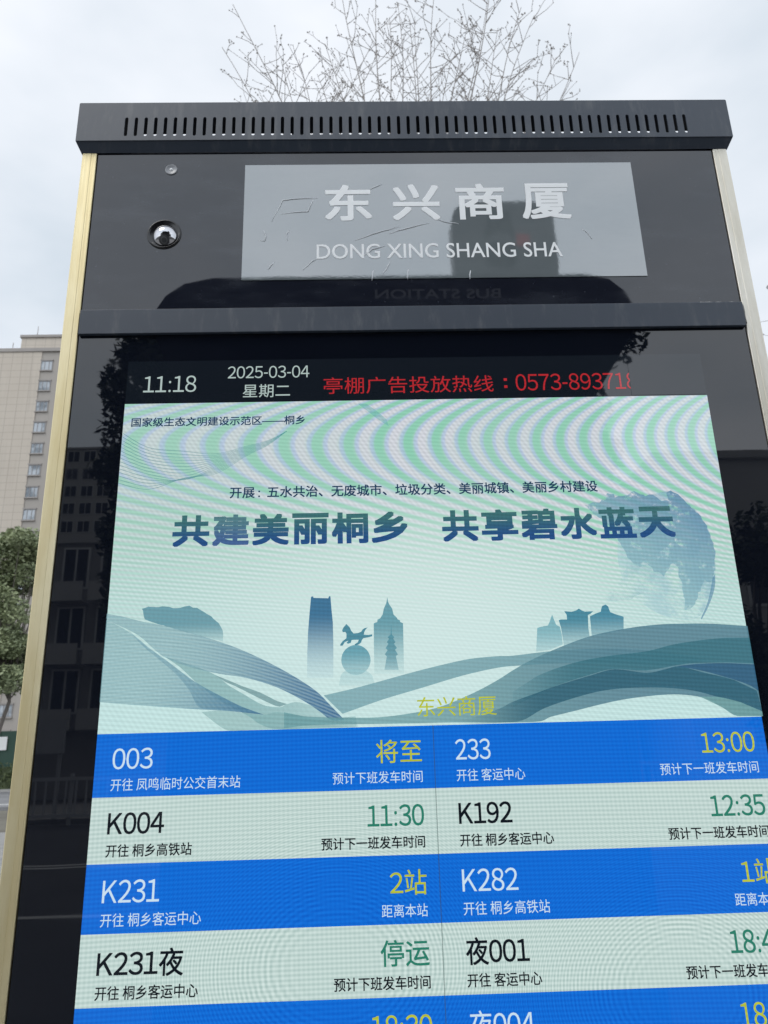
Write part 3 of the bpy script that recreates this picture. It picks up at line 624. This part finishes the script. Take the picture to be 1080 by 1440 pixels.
# fine swirl lines, top left
SW = glow('swirl_ink', (.06, .22, .26), .55, (1, 0, -.34, -.05, (.10, .36, .34), .10), scan=False)
lay[0] -= step
for c in ART['swirl']:
    pts = [c[0]] + [None] * 0
    pp = [Vector(q) for q in c]
    line = []
    for i in range(len(pp) - 1):
        p0 = pp[max(i - 1, 0)]; p1 = pp[i]; p2 = pp[i + 1]; p3 = pp[min(i + 2, len(pp) - 1)]
        for k in range(8):
            t = k / 8
            line.append(.5 * ((2 * p1) + (p2 - p0) * t + (2 * p0 - 5 * p1 + 4 * p2 - p3) * t * t + (3 * p1 - p0 - 3 * p2 + p3) * t ** 3))
    line.append(pp[-1])
    bm = bmesh.new(); prev = None
    for i, q in enumerate(line):
        d = (line[min(i + 1, len(line) - 1)] - line[max(i - 1, 0)]).normalized(); nrm = Vector((-d.y, d.x)) * .00042
        a = bm.verts.new((max(q.x - nrm.x, -.3398), lay[0], q.y - nrm.y)); b_ = bm.verts.new((max(q.x + nrm.x, -.3398), lay[0], q.y + nrm.y))
        if prev: bm.faces.new((prev[0], a, b_, prev[1]))
        prev = (a, b_)
    lay[0] -= .00001
    finish('swirl_line', bm, SW, po)
art('leaf_shape', 'fleck', (.14, .42, .42), .55)
art('tree_silhouette', 'hill', (.30, .52, .54), .0, (0, 1, 1.653, 1.692, (.085, .26, .33), .85), smooth=False)
art('tower_silhouette', 'tower', (.30, .50, .60), .0, (0, 1, 1.606, 1.700, (.035, .15, .28), .97), smooth=False)
art('globe_silhouette', 'ball', (.18, .42, .47), .10, (0, 1, 1.612, 1.660, (.085, .30, .38), .9), smooth=False)
art('globe_silhouette', 'ballbase', (.3, .5, .52), .0, (0, 1, 1.604, 1.636, (.2, .45, .5), .35))
art('horse_silhouette', 'horse', (.05, .22, .30), .95, smooth=False)
art('spire_silhouette', 'church', (.35, .58, .58), .0, (0, 1, 1.607, 1.690, (.075, .27, .34), .88), smooth=False)
art('pagoda_silhouette', 'pagoda', (.1, .32, .40), .05, (0, 1, 1.612, 1.660, (.055, .23, .30), .75), smooth=False)
art('hall_silhouette', 'hallA', (.30, .52, .56), .10, (0, 1, 1.628, 1.680, (.12, .36, .43), .8), smooth=False)
art('hall_silhouette', 'hallB', (.30, .52, .56), .10, (0, 1, 1.634, 1.688, (.045, .22, .31), .95), smooth=False)
art('hall_silhouette', 'hallC', (.30, .52, .56), .10, (0, 1, 1.634, 1.692, (.045, .22, .32), .95), smooth=False)
art('earth_silhouette', 'ball_of_earth', (.40, .62, .66), .42, (1, .35, .76, .96, (.18, .36, .48), .72), holes=(34, .38, .60))
art('earth_silhouette', 'globe', (.24, .44, .50), .82, (.55, .85, 1.585, 1.75, (.095, .22, .37), .93), smooth=False, holes=(70, .32, .46))
art('earth_silhouette', 'rim', (.12, .27, .40), .75)
art('earth_silhouette', 'haze', (.25, .45, .50), .45, holes=(60, .35, .65))
art('ribbon', 'floor', (.20, .38, .38), .55, (1, 0, -.12, -.01, (.2, .38, .38), 0))
art('ribbon', 'under', (.20, .39, .40), .75, (1, 0, -.20, -.03, (.17, .36, .38), .1))
art('ribbon', 'blade', (.12, .26, .28), .75)
art('ribbon', 'wing', (.18, .35, .40), .66, (.8, -.6, -1.22, -1.09, (.09, .22, .34), .88), lines=(.25, 1, .0034, .5))
art('ribbon', 'ridge', (.14, .30, .38), .55, (.8, -.6, -1.20, -1.08, (.06, .17, .29), .80), lines=(1, .9, .0052, 0))
art('ribbon', 'upper', (.20, .37, .42), .74, (1, 0, -.28, -.085, (.05, .15, .29), .97), lines=(.62, 1, .0034, .9))
art('ribbon', 'rise', (.15, .33, .38), .80, (1, 0, -.10, .22, (.06, .22, .28), .75))
art('ribbon', 'dome', (.14, .32, .345), .82, (1, 0, -.06, .22, (.095, .22, .285), .93))
art('ribbon', 'band', (.05, .19, .24), .0, (1, 0, .05, .16, (.038, .155, .20), .78))
art('ribbon', 'deep', (.028, .12, .175), .0, (1, 0, .01, .12, (.024, .11, .165), .84))
art('ribbon', 'navy', (.028, .105, .20), .85)
art('ribbon', 'flap', (.16, .34, .34), .8)
TITLE = glow('title_ink', (.018, .075, .22), 1, (0, 1, 1.776, 1.806, (.045, .15, .16), 1), scan=True)
TITLE2 = glow('title_ink_faded', (.055, .12, .28), 1, (0, 1, 1.776, 1.806, (.085, .20, .23), 1), scan=True)
SLOG = glow('slogan_ink', (.012, .045, .10), 1, scan=False)
lay[0] -= step * 2; yt = lay[0]
text('国家级生态文明建设示范区——桐乡', -.3296, -.1323, 1.9158, 1.9272, yt, SLOG, 'slogan', po, bold=.016)
text('开展：五水共治、无废城市、垃圾分类、美丽城镇、美丽乡村建设', -.2150, .1962, 1.8277, 1.8413, yt, SLOG, 'slogan', po, bold=.016)
t0, t1 = -.2772, -.0170; w = (t1 - t0) / 6
for i, ch in enumerate('共建美丽桐乡'):
    text(ch, t0 + i * w + .0015, t0 + (i + 1) * w - .0018, 1.7733, 1.8090, yt, TITLE2 if ch == '建' else TITLE, 'headline', po, bold=.030)
t0, t1 = .0175, .2792; w = (t1 - t0) / 6
for i, ch in enumerate('共享碧水蓝天'):
    text(ch, t0 + i * w + .0015, t0 + (i + 1) * w - .0018, 1.7730, 1.8090, yt, TITLE, 'headline', po, bold=.030)
text('东兴商厦', -.0160, .0654, 1.5886, 1.6082, yt, YELLOW, 'stop_name', po, bold=.002)

# timetable rows
H = .06038; ZR = 1.58
XL0, XL1, XR0, XR1 = -.3228, -.0130, .0213, .3280
def para(n): return n
rows = [
 (('003', .040, '开往 凤鸣临时公交首末站', .128, '将至', .046, '预计下班发车时间', .090), ('233', .0355, '开往 客运中心', .069, '13:00', .055, '预计下一班发车时间', .1005)),
 (('K004', .055, '开往 桐乡高铁站', .083, '11:30', .056, '预计下一班发车时间', .1015), ('K192', .053, '开往 桐乡客运中心', .0925, '12:35', .055, '预计下一班发车时间', .1005)),
 (('K231', .054, '开往 桐乡客运中心', .0945, '2站', .0355, '距离本站', .044), ('K282', .054, '开往 桐乡高铁站', .0830, '1站', .0340, '距离本站', .044)),
 (('K231夜', .080, '开往 桐乡客运中心', .0945, '停运', .046, '预计下班发车时间', .090), ('夜001', .060, '开往 客运中心', .070, '18:40', .055, '预计下一班发车时间', .1005)),
 ((None, 0, None, 0, '18:30', .056, None, 0), ('夜004', .060, None, 0, '18:30', .055, None, 0)),
]
for i in range(13):
    z1 = ZR - i * H; z0 = z1 - H
    blue = i % 2 == 0
    ro = quad('timetable_row', -SX, SX, z0, z1, Y0, BLUE if blue else PALE, K)
    quad('divider', -.0009, .0001, z0, z1, Y0 - .0001, glow('divider_ink', (.03, .08, .20) if blue else (.14, .20, .19), .7, scan=False), ro)
    if i >= len(rows): continue
    yy = Y0 - .0002
    for side, (num, wn_, dest, wd, tm, wt, note, wo_) in enumerate(rows[i]):
        xa, xb = ((XL0, XL1), (XR0, XR1))[side]
        bz0, bz1 = z1 - .567 * H, z1 - .235 * H
        s0, s1 = z1 - .905 * H, z1 - .712 * H
        main = LIT_WHITE if blue else INK
        if num:
            cjk = '夜' in num
            text(num, xa, xa + wn_, bz0 - (.0022 if cjk else 0), bz1 + (.0012 if cjk else 0), yy, main, 'route_number', ro, bold=.002 if blue else .012)
        if dest: text(dest, xa, xa + wd, s0, s1, yy, main, 'destination', ro, bold=0 if blue else .013)
        cjk = any(ord(q) > 9999 for q in tm)
        text(tm, xb - wt, xb, bz0 - (.0012 if cjk else 0), bz1 + (.0012 if cjk else 0), yy, YELLOW if blue else GREENT, 'arrival_time', ro, bold=.003 if blue else .009)
        if note: text(note, xb - wo_, xb, s0 + .0003, s1, yy, main, 'time_note', ro, bold=0 if blue else .015)

# ------------------------------------------------------------------ tower block on the left
def tile_mat():
    m, T, b = new_mat('beige_tile_facade')
    v = T.obj(); X = T.xyz(v)
    c = T.mix(T.noise(v, .25, 5), (.40, .35, .295), (.47, .42, .36))
    def joint(a, p, w): 
        fr = T.m('FRACT', T.m('DIVIDE', a, p)); return T.m('LESS_THAN', fr, w / p)
    j = T.m('MAXIMUM', joint(T.m('ADD', X[0], 500), 1.42, .07), joint(X[2], 1.08, .06))
    c = T.mix(T.m('MULTIPLY', j, .55), c, (.22, .195, .17))
    st = T.noise(T.scl(v, (1.2, 1, .06)), 1.1, 5, .6)
    c = T.mix(T.ss(st, .5, .8, 0, .4), c, (.27, .24, .21))
    T.put(b.inputs['Base Color'], c); b.inputs['Roughness'].default_value = .75
    return m
TILE = tile_mat()
GREYB = rough_mat('grey_stone_bay', (.30, .275, .25), .8, .15, .4, stretch=(1, 1, .15))
COPE = rough_mat('grey_coping', (.27, .25, .235), .8, .15, .5)
WFR = rough_mat('window_frame_grey', (.22, .21, .21), .5, .1, 3)
def pane_mat():
    m, T, b = new_mat('window_glass')
    v = T.obj(); f = T.noise(v, .45, 3)
    T.put(b.inputs['Base Color'], T.mix(T.ss(f, .4, .6), (.10, .12, .14), (.34, .37, .40))); b.inputs['Roughness'].default_value = .08; b.inputs['IOR'].default_value = 1.7
    return m
PANE = pane_mat()
TB = empty('tower_block', (-52, 100, 0))
tag(TB, 'tall beige tiled tower block with one column of small windows, left of the kiosk', 'building')
gx = -46.55 + 52
boxes('wall', [(-14, gx, 0, 16, 0, 59.2)], TILE, TB)
boxes('stair_bay', [(gx + .003, 12, .12, 16, 0, 59.2)], GREYB, TB)
boxes('parapet', [(-14.1, 12.1, -.15, 16.1, 59.2, 59.75)], COPE, TB)
boxes('penthouse', [(2.05, 11.5, .4, 14, 59.75, 61.75)], TILE, TB)
boxes('penthouse_coping', [(1.85, 11.7, .2, 14.2, 61.75, 62.15)], COPE, TB)
for q in (((.6, 1, 59.7), (.6, 1, 61.3)), ((3.5, 2, 62.1), (3.5, 2, 64.6))):
    bm = bmesh.new(); tube(bm, q, .05, 5); finish('aerial', bm, COPE, TB)
wz = [56.95 - 3.245 * i for i in range(17)]
def window(xc, zc, y):
    w_, h_ = .86, .78
    fr = boxes('window', [(xc - w_, xc - w_ + .1, y - .05, y + .05, zc - h_, zc + h_), (xc + w_ - .1, xc + w_, y - .05, y + .05, zc - h_, zc + h_),
        (xc - w_ + .1, xc + w_ - .1, y - .05, y + .05, zc + h_ - .1, zc + h_), (xc - w_ + .1, xc + w_ - .1, y - .05, y + .05, zc - h_, zc - h_ + .1),
        (xc - .32, xc - .24, y - .045, y + .05, zc - h_ + .1, zc + h_ - .1), (xc + .30, xc + .38, y - .045, y + .05, zc - h_ + .1, zc + h_ - .1)], WFR, TB)
    boxes('pane', [(xc - w_ + .1, xc + w_ - .1, y + .0, y + .03, zc - h_ + .1, zc + h_ - .1)], PANE, fr)
    boxes('sill', [(xc - w_ - .08, xc + w_ + .08, y - .16, y + .05, zc - h_ - .14, zc - h_ - .003)], COPE, fr)
    boxes('lintel', [(xc - w_ - .08, xc + w_ + .08, y - .10, y + .05, zc + h_ + .003, zc + h_ + .2)], COPE, fr)
for z in wz:
    window(-45.72 + 52, z, .08)

# ------------------------------------------------------------------ trees
BARK = rough_mat('grey_bark', (.13, .115, .10), .9, .3, 8, bump=.5, stretch=(1, 1, .3))
TWIG = rough_mat('twig_bark', (.27, .245, .23), .85, .2, 10)
def leaf_mat(name, c1, c2):
    m, T, b = new_mat(name)
    v = T.obj(); f = T.m('ADD', T.m('MULTIPLY', T.noise(v, 1.1, 3), .6), T.m('MULTIPLY', T.noise(v, 11, 2), .4))
    T.put(b.inputs['Base Color'], T.mix(T.ss(f, .35, .65), c1, c2)); b.inputs['Roughness'].default_value = .55
    return m
LEAF = leaf_mat('olive_leaf', (.115, .145, .07), (.31, .35, .19))
LEAFD = leaf_mat('dark_evergreen_leaf', (.020, .034, .014), (.05, .07, .028))
def leaves(bm, rng, lobes, n, size):
    """leaf-sized faces scattered through several lobes"""
    for _ in range(n):
        c, r = rng.choice(lobes)
        while True:
            d = Vector((rng.uniform(-1, 1), rng.uniform(-1, 1), rng.uniform(-1, 1)))
            if .25 < d.length < 1: break
        p = Vector(c) + Vector((d.x * r[0], d.y * r[1], d.z * r[2]))
        u = Vector((rng.gauss(0, 1), rng.gauss(0, 1), rng.gauss(0, .7))).normalized()
        w = u.cross(Vector((rng.gauss(0, 1), rng.gauss(0, 1), rng.gauss(0, 1)))).normalized()
        s = size * rng.uniform(.6, 1.3)
        q = [p - u * s, p + w * s * .45, p + u * s, p - w * s * .45]
        bm.faces.new([bm.verts.new(a) for a in q])
def leafy_tree(loc, lobes, n, size, trunk, lm, label, seed, group=None):
    rng = random.Random(seed)
    t = empty('leafy_tree', loc); tag(t, label, 'tree', group)
    bm = bmesh.new(); tube(bm, trunk[0], trunk[1], 8)
    top = Vector(trunk[0][-1])
    for c, r in lobes:
        a = Vector(trunk[0][-2]).lerp(top, rng.random()); mid = a.lerp(Vector(c), .5) + Vector((rng.uniform(-.3, .3), 0, .3))
        tube(bm, [a, mid, Vector(c)], [trunk[1][-1] * .8, trunk[1][-1] * .5, trunk[1][-1] * .2], 6)
    finish('trunk', bm, BARK, t, smooth=True)
    bm = bmesh.new(); leaves(bm, rng, lobes, n, size); finish('crown', bm, lm, t)
rl = random.Random(3)
lob = []
for i in range(70):
    z = rl.uniform(6.6, 16.4); k = 1 - abs(z - 11) / 7
    lob.append(((rl.uniform(-4.5, 1.75) * (.55 + .5 * k), rl.uniform(-2.5, 2.5), z), (rl.uniform(.7, 1.8), 1.4, rl.uniform(.5, 1.1))))
leafy_tree((-23.2, 50, 0), lob, 42000, .15, ([(-.6, 0, 0), (-.3, 0, 3), (.3, 0, 5.5), (0, 0, 9.5)], [.17, .14, .11, .06]), LEAF, 'olive green leafy tree in front of the beige tower block', 11)

def bare_tree(loc, boughs, label, seed, top, rise):
    """boughs: (x at the crown's outline, height) of each leading shoot; side shoots and spurs fork off them"""
    rng = random.Random(seed)
    t = empty('bare_tree', loc); tag(t, label, 'tree')
    bt = bmesh.new(); bc = bmesh.new()
    def bud(p, r):
        p = Vector(p); v = [bc.verts.new(p + Vector(q) * r) for q in ((1, 0, 0), (0, 1, 0), (-1, 0, 0), (0, -1, 0), (0, 0, 1.5), (0, 0, -1.5))]
        for a, b in ((0, 1), (1, 2), (2, 3), (3, 0)):
            bc.faces.new((v[a], v[b], v[4])); bc.faces.new((v[b], v[a], v[5]))
    def shoot(p, d, L, r, lev):
        n = max(3, int(L / .13)); pts = [Vector(p)]; d = Vector(d).normalized(); curl = rng.gauss(.05, .05)
        for i in range(n):
            d = (d + Vector((rng.gauss(0, .10), rng.gauss(0, .08), curl + rng.gauss(0, .06)))).normalized()
            pts.append(pts[-1] + d * L / n)
            if lev < 3 and i >= 1 and rng.random() < (.72, .55, .35)[lev]:
                side = Vector((rng.choice((-1, 1)) * rng.uniform(.4, 1), rng.gauss(0, .5), rng.uniform(.0, .6)))
                shoot(pts[-1], d * .7 + side * rng.uniform(.5, .95), L * rng.uniform(.28, .55) * (1 - .4 * i / n), max(r * .75, .0034), lev + 1)
            if rng.random() < .20: bud(pts[-1] + Vector((rng.gauss(0, .012), 0, rng.gauss(0, .012))), rng.uniform(.007, .012))
        tube(bc, pts, [max(r * (1 - .6 * i / n), .0030) for i in range(n + 1)], 4)
        bud(pts[-1], rng.uniform(.008, .013))
    tube(bt, [(0, 0, -.1), (.05, 0, 1.5), (-.03, .05, 3.2), (.02, 0, 4.8)], [.17, .14, .12, .10], 10)
    base = Vector((0, 0, 4.7))
    for x, z in boughs:
        y = rng.uniform(-.9, .9); tip = Vector((x, y, z)); pts = []
        n = 22
        for i in range(n + 1):
            u = i / n
            q = base.lerp(tip, u); q.x = tip.x * u ** 1.15 + .07 * sin(u * 9 + x * 5) * u; q.y = y * u + .05 * sin(u * 7 + z)
            pts.append(q)
        tube(bc, pts, [.032 * (1 - i / n) ** 1.5 + .0040 for i in range(n + 1)], 5)
        for i in range(int(n * rise), n):
            for _ in range(3):
                if rng.random() < .7:
                    dv = (pts[i + 1] - pts[i]).normalized()
                    left = (n - i) / n / (1 - rise)
                    shoot(pts[i].lerp(pts[i + 1], rng.random()), dv * .6 + Vector((rng.choice((-1, 1)) * rng.uniform(.35, .9), rng.gauss(0, .4), .1)), rng.uniform(.35, 1.0) * (.35 + .65 * left), .0058, 1)
    finish('trunk', bt, BARK, t, smooth=True)
    finish('crown', bc, TWIG, t)
bare_tree((.55, 8, 0), [(-2.45, 10.9), (-2.2, 11.35), (-2.0, 11.0), (-1.75, 11.6), (-1.5, 11.2), (-1.25, 11.9), (-1.0, 11.5), (-.75, 12.1), (-.5, 11.7), (-.35, 12.6), (-.15, 12.2), (.05, 12.7), (.3, 12.4), (.42, 12.8), (.6, 12.1),
    (.8, 11.5), (1.0, 11.9), (1.2, 11.6), (1.42, 12.5), (1.6, 11.9), (1.8, 11.6), (2.0, 11.8), (2.25, 11.2), (2.5, 10.9)],
    'bare winter tree whose fine twigs rise behind the kiosk cap', 21, 13, .62)
bare_tree((8.2, 8.5, 0), [(-2.75, 7.0), (-2.0, 7.8), (-1.2, 8.8), (-.2, 9.6), (.9, 9.4), (1.9, 8.9), (2.6, 8.2)], 'bare tree at the right edge with only a twig in view', 8, 9, .5)

# ------------------------------------------------------------------ hoarding and hedge beyond the far road
HGREEN = rough_mat('dark_green_hoarding', (.020, .060, .042), .6, .2, .5)
ho = empty('hoarding', (-26, 56, .12)); tag(ho, 'dark green site hoarding with a white panel, behind the hedge', 'hoarding')
boxes('sheeting', [(-30, 30, 0, .08, 0, 3.83)], HGREEN, ho)
boxes('post', [(-30 + 3 * i, -29.9 + 3 * i, -.06, -.003, 0, 3.9) for i in range(20)], HGREEN, ho)
boxes('notice_panel', [(-4.0, .62, -.10, -.063, 2.55, 3.45)], rough_mat('white_panel', (.75, .76, .76), .5, .05, 2), ho)
hd = tag(boxes('hedge', [(-60, 4, 54.0, 55.2, .12, 1.6)], LEAFD), None, None)
bm = bmesh.new(); rh = random.Random(9)
lobes = [((-60 + .8 * i, 54.5, 1.0), (.8, .8, .9)) for i in range(80)]
leaves(bm, rh, lobes, 15000, .13)
bpy.data.objects.remove(hd)
box(bm, -60, 4, 54.3, 54.9, .12, 1.5)
tag(finish('hedge', bm, leaf_mat('hedge_leaf', (.035, .055, .018), (.09, .115, .04))), 'low clipped green hedge along the far kerb', 'hedge')

# ------------------------------------------------------------------ across the street, seen mirrored in the black glass
DK = rough_mat('dark_bronze_sheet', (.016, .017, .020), .4, .1, 5)
sh = empty('bus_shelter', (0, -1.6, 0)); tag(sh, 'dark bus shelter with rounded roof lettered BUS STATION, mirrored in the header glass', 'bus shelter')
bm = bmesh.new()
prof = [(-.80, 3.00), (-.80, 3.085), (-.765, 3.15), (-.70, 3.20), (-.60, 3.222), (.76, 3.222), (.85, 3.20), (.90, 3.15), (.925, 3.09), (.925, 3.00)]
A = [bm.verts.new((x, 0, z)) for x, z in prof]; B = [bm.verts.new((x, -.6, z - .02)) for x, z in prof]
n = len(prof)
for i in range(n): bm.faces.new((A[i], A[(i + 1) % n], B[(i + 1) % n], B[i]))
bm.faces.new(A); bm.faces.new(B); bmesh.ops.recalc_face_normals(bm, faces=bm.faces)
finish('roof', bm, DK, sh)
boxes('back_panel', [(-.74, .86, -.52, -.46, 0, 2.99)], DK, sh)
boxes('post', [(-.78, -.743, -.53, -.45, 0, 2.99), (.863, .90, -.53, -.45, 0, 2.99)], DK, sh)
LET = rough_mat('grey_lettering', (.45, .45, .46), .5, .05, 5)
text('BUS STATION', -.012, .444, 3.123, 3.163, .004, LET, 'lettering', sh, bold=.012, wide=True, flip=True)
DKC = rough_mat('black_brush', (.008, .008, .009), .6, .1, 8)
sgn = empty('roof_sign', (.49, -1.66, 3.185)); tag(sgn, 'grey rounded sign with brush characters and a red seal above the shelter roof', 'sign')
bm = bmesh.new()
pr = []
for (cx_, cz_, a0) in ((.11, .11, -90), (.11, .32, 0), (-.11, .32, 90), (-.11, .11, 180)):
    for k in range(6):
        a = rad(a0 + 18 * k); pr.append((cx_ + .088 * cos(a), cz_ + .09 * sin(a)))
A = [bm.verts.new((x, 0, z)) for x, z in pr]; B = [bm.verts.new((x, -.09, z)) for x, z in pr]
n = len(pr)
for i in range(n): bm.faces.new((A[i], A[(i + 1) % n], B[(i + 1) % n], B[i]))
bm.faces.new(A); bm.faces.new(B); bmesh.ops.recalc_face_normals(bm, faces=bm.faces)
finish('sign_board', bm, rough_mat('dark_grey_board', (.13, .132, .14), .5, .1, 8), sgn)
text('风', -.08, .04, .25, .355, .004, DKC, 'brush_character', sgn, bold=.03, flip=True)
text('雅', -.08, .04, .11, .225, .004, DKC, 'brush_character', sgn, bold=.03, flip=True)
boxes('seal', [(.045, .095, .003, .006, .20, .255)], rough_mat('red_seal', (.55, .03, .03), .6, .1, 20), sgn)
boxes('bracket', [(-.02, .02, -.07, -.03, -.03, .0345)], DK, sgn)

def lobes_box(rng, n, x0, x1, y0, y1, z0, z1, r):
    return [((rng.uniform(x0, x1), rng.uniform(y0, y1), rng.uniform(z0, z1)), (r * rng.uniform(.7, 1.2), r, r * rng.uniform(.6, 1))) for _ in range(n)]
rt = random.Random(31)
leafy_tree((.4, -10.5, -.1), lobes_box(rt, 120, -4.15, 3.5, -1, 1, 3.6, 7.7, .66) + lobes_box(rt, 24, -4.1, -2.6, -1, 1, 5.6, 7.8, .5), 90000, .085, ([(0, 0, 0), (.1, 0, 1.8), (0, 0, 3.2), (.2, 0, 4.6)], [.26, .22, .18, .12]), LEAFD, 'dark evergreen street tree mirrored behind the shelter in the black glass', 4)
leafy_tree((11.5, -22, -.1), lobes_box(rt, 40, -3.5, 4.5, -2, 2, 2.5, 7.4, 1.1), 22000, .13, ([(0, 0, 0), (.1, 0, 1.5), (0, 0, 2.6), (.2, 0, 4)], [.2, .18, .15, .1]), LEAFD, 'dark round tree mirrored low at the right edge of the glass', 6)

AW = rough_mat('grey_render', (.55, .54, .52), .8, .1, .6)
AW2 = rough_mat('dark_render', (.36, .35, .34), .8, .1, .6)
LFR = rough_mat('pale_frame', (.7, .7, .68), .5, .05, 2)
AGL = rough_mat('dark_window', (.02, .022, .026), .2, .2, 1)
def block(loc, x0, x1, z1, depth, label, floors, cols, balc, blank=0.0):
    """blank: height of the windowless band under the roof edge"""
    e_ = empty('apartment_building', loc); tag(e_, label, 'building')
    boxes('wall', [(x0, x1, -depth, 0, -.13, z1)], AW if not balc else AW2, e_)
    boxes('roof_edge', [(x0 - .2, x1 + .2, -depth - .2, .25, z1, z1 + .35)], AW, e_)
    fh = (z1 - blank) / floors; cw = (x1 - x0) / cols
    for i in range(1, floors):
        for j in range(cols):
            xa = x0 + j * cw + .3; za = i * fh + .75
            f_ = boxes('window', [(xa, xa + cw - .6, .003, .09, za, za + fh - 1.0)], LFR, e_)
            boxes('pane', [(xa + .12, xa + (cw - .6) / 2 - .06, .093, .10, za + .12, za + fh - 1.12), (xa + (cw - .6) / 2 + .06, xa + cw - .72, .093, .10, za + .12, za + fh - 1.12)], AGL, f_)
            if balc:
                boxes('balcony', [(xa - .15, xa + cw - .45, .12, 1.3, za - .9, za - .75), (xa - .15, xa + cw - .45, 1.2, 1.3, za - .747, za + .2)], AW, e_)
    return e_
block((0, -120, 0), -66, -41.6, 52.0, 12, 'tall grey flat roofed apartment block mirrored high in the left of the glass', 17, 9, False)
block((0, -42, 0), -26, -13.2, 13.6, 6, 'lower dark building with balconies mirrored under the tall apartment block', 4, 6, True)
block((0, -31, 0), 13.0, 30, 13.8, 10, 'long grey building with a blank top mirrored at the right edge of the glass', 3, 6, False, 4.2)
block((0, -36, 0), -11, 12.5, 9.0, 8, 'low dark building added behind the mirrored street tree to close sky gaps', 3, 9, True)  # added block, keeps bright sky gaps out of the mirrored view
bb = boxes('billboard', [(-11.0, -9.4, -24.1, -24.0, 1.9, 2.9), (-10.9, -10.8, -24.2, -24.103, .01, 2.9), (-9.6, -9.5, -24.2, -24.103, .01, 2.9)], rough_mat('pale_board', (.5, .5, .5), .6, .05, 2))
tag(bb, 'pale billboard by the road, mirrored low in the left glass border', 'billboard')
fl = []
for i in range(150): fl.append((-30 + .3 * i, -29.95 + .3 * i, -23.4, -23.35, .2, 1.1))
fl += [(-30, 15, -23.41, -23.34, 1.103, 1.2), (-30, 15, -23.41, -23.34, .1, .197)] + [(-30 + 3 * i + .1, -29.9 + 3 * i + .1, -23.5, -23.42, -.14, 1.3) for i in range(15)]
tag(boxes('railing', fl, rough_mat('white_railing', (.6, .6, .6), .5, .05, 2)), 'white roadside railing mirrored low in the left glass border', 'railing')
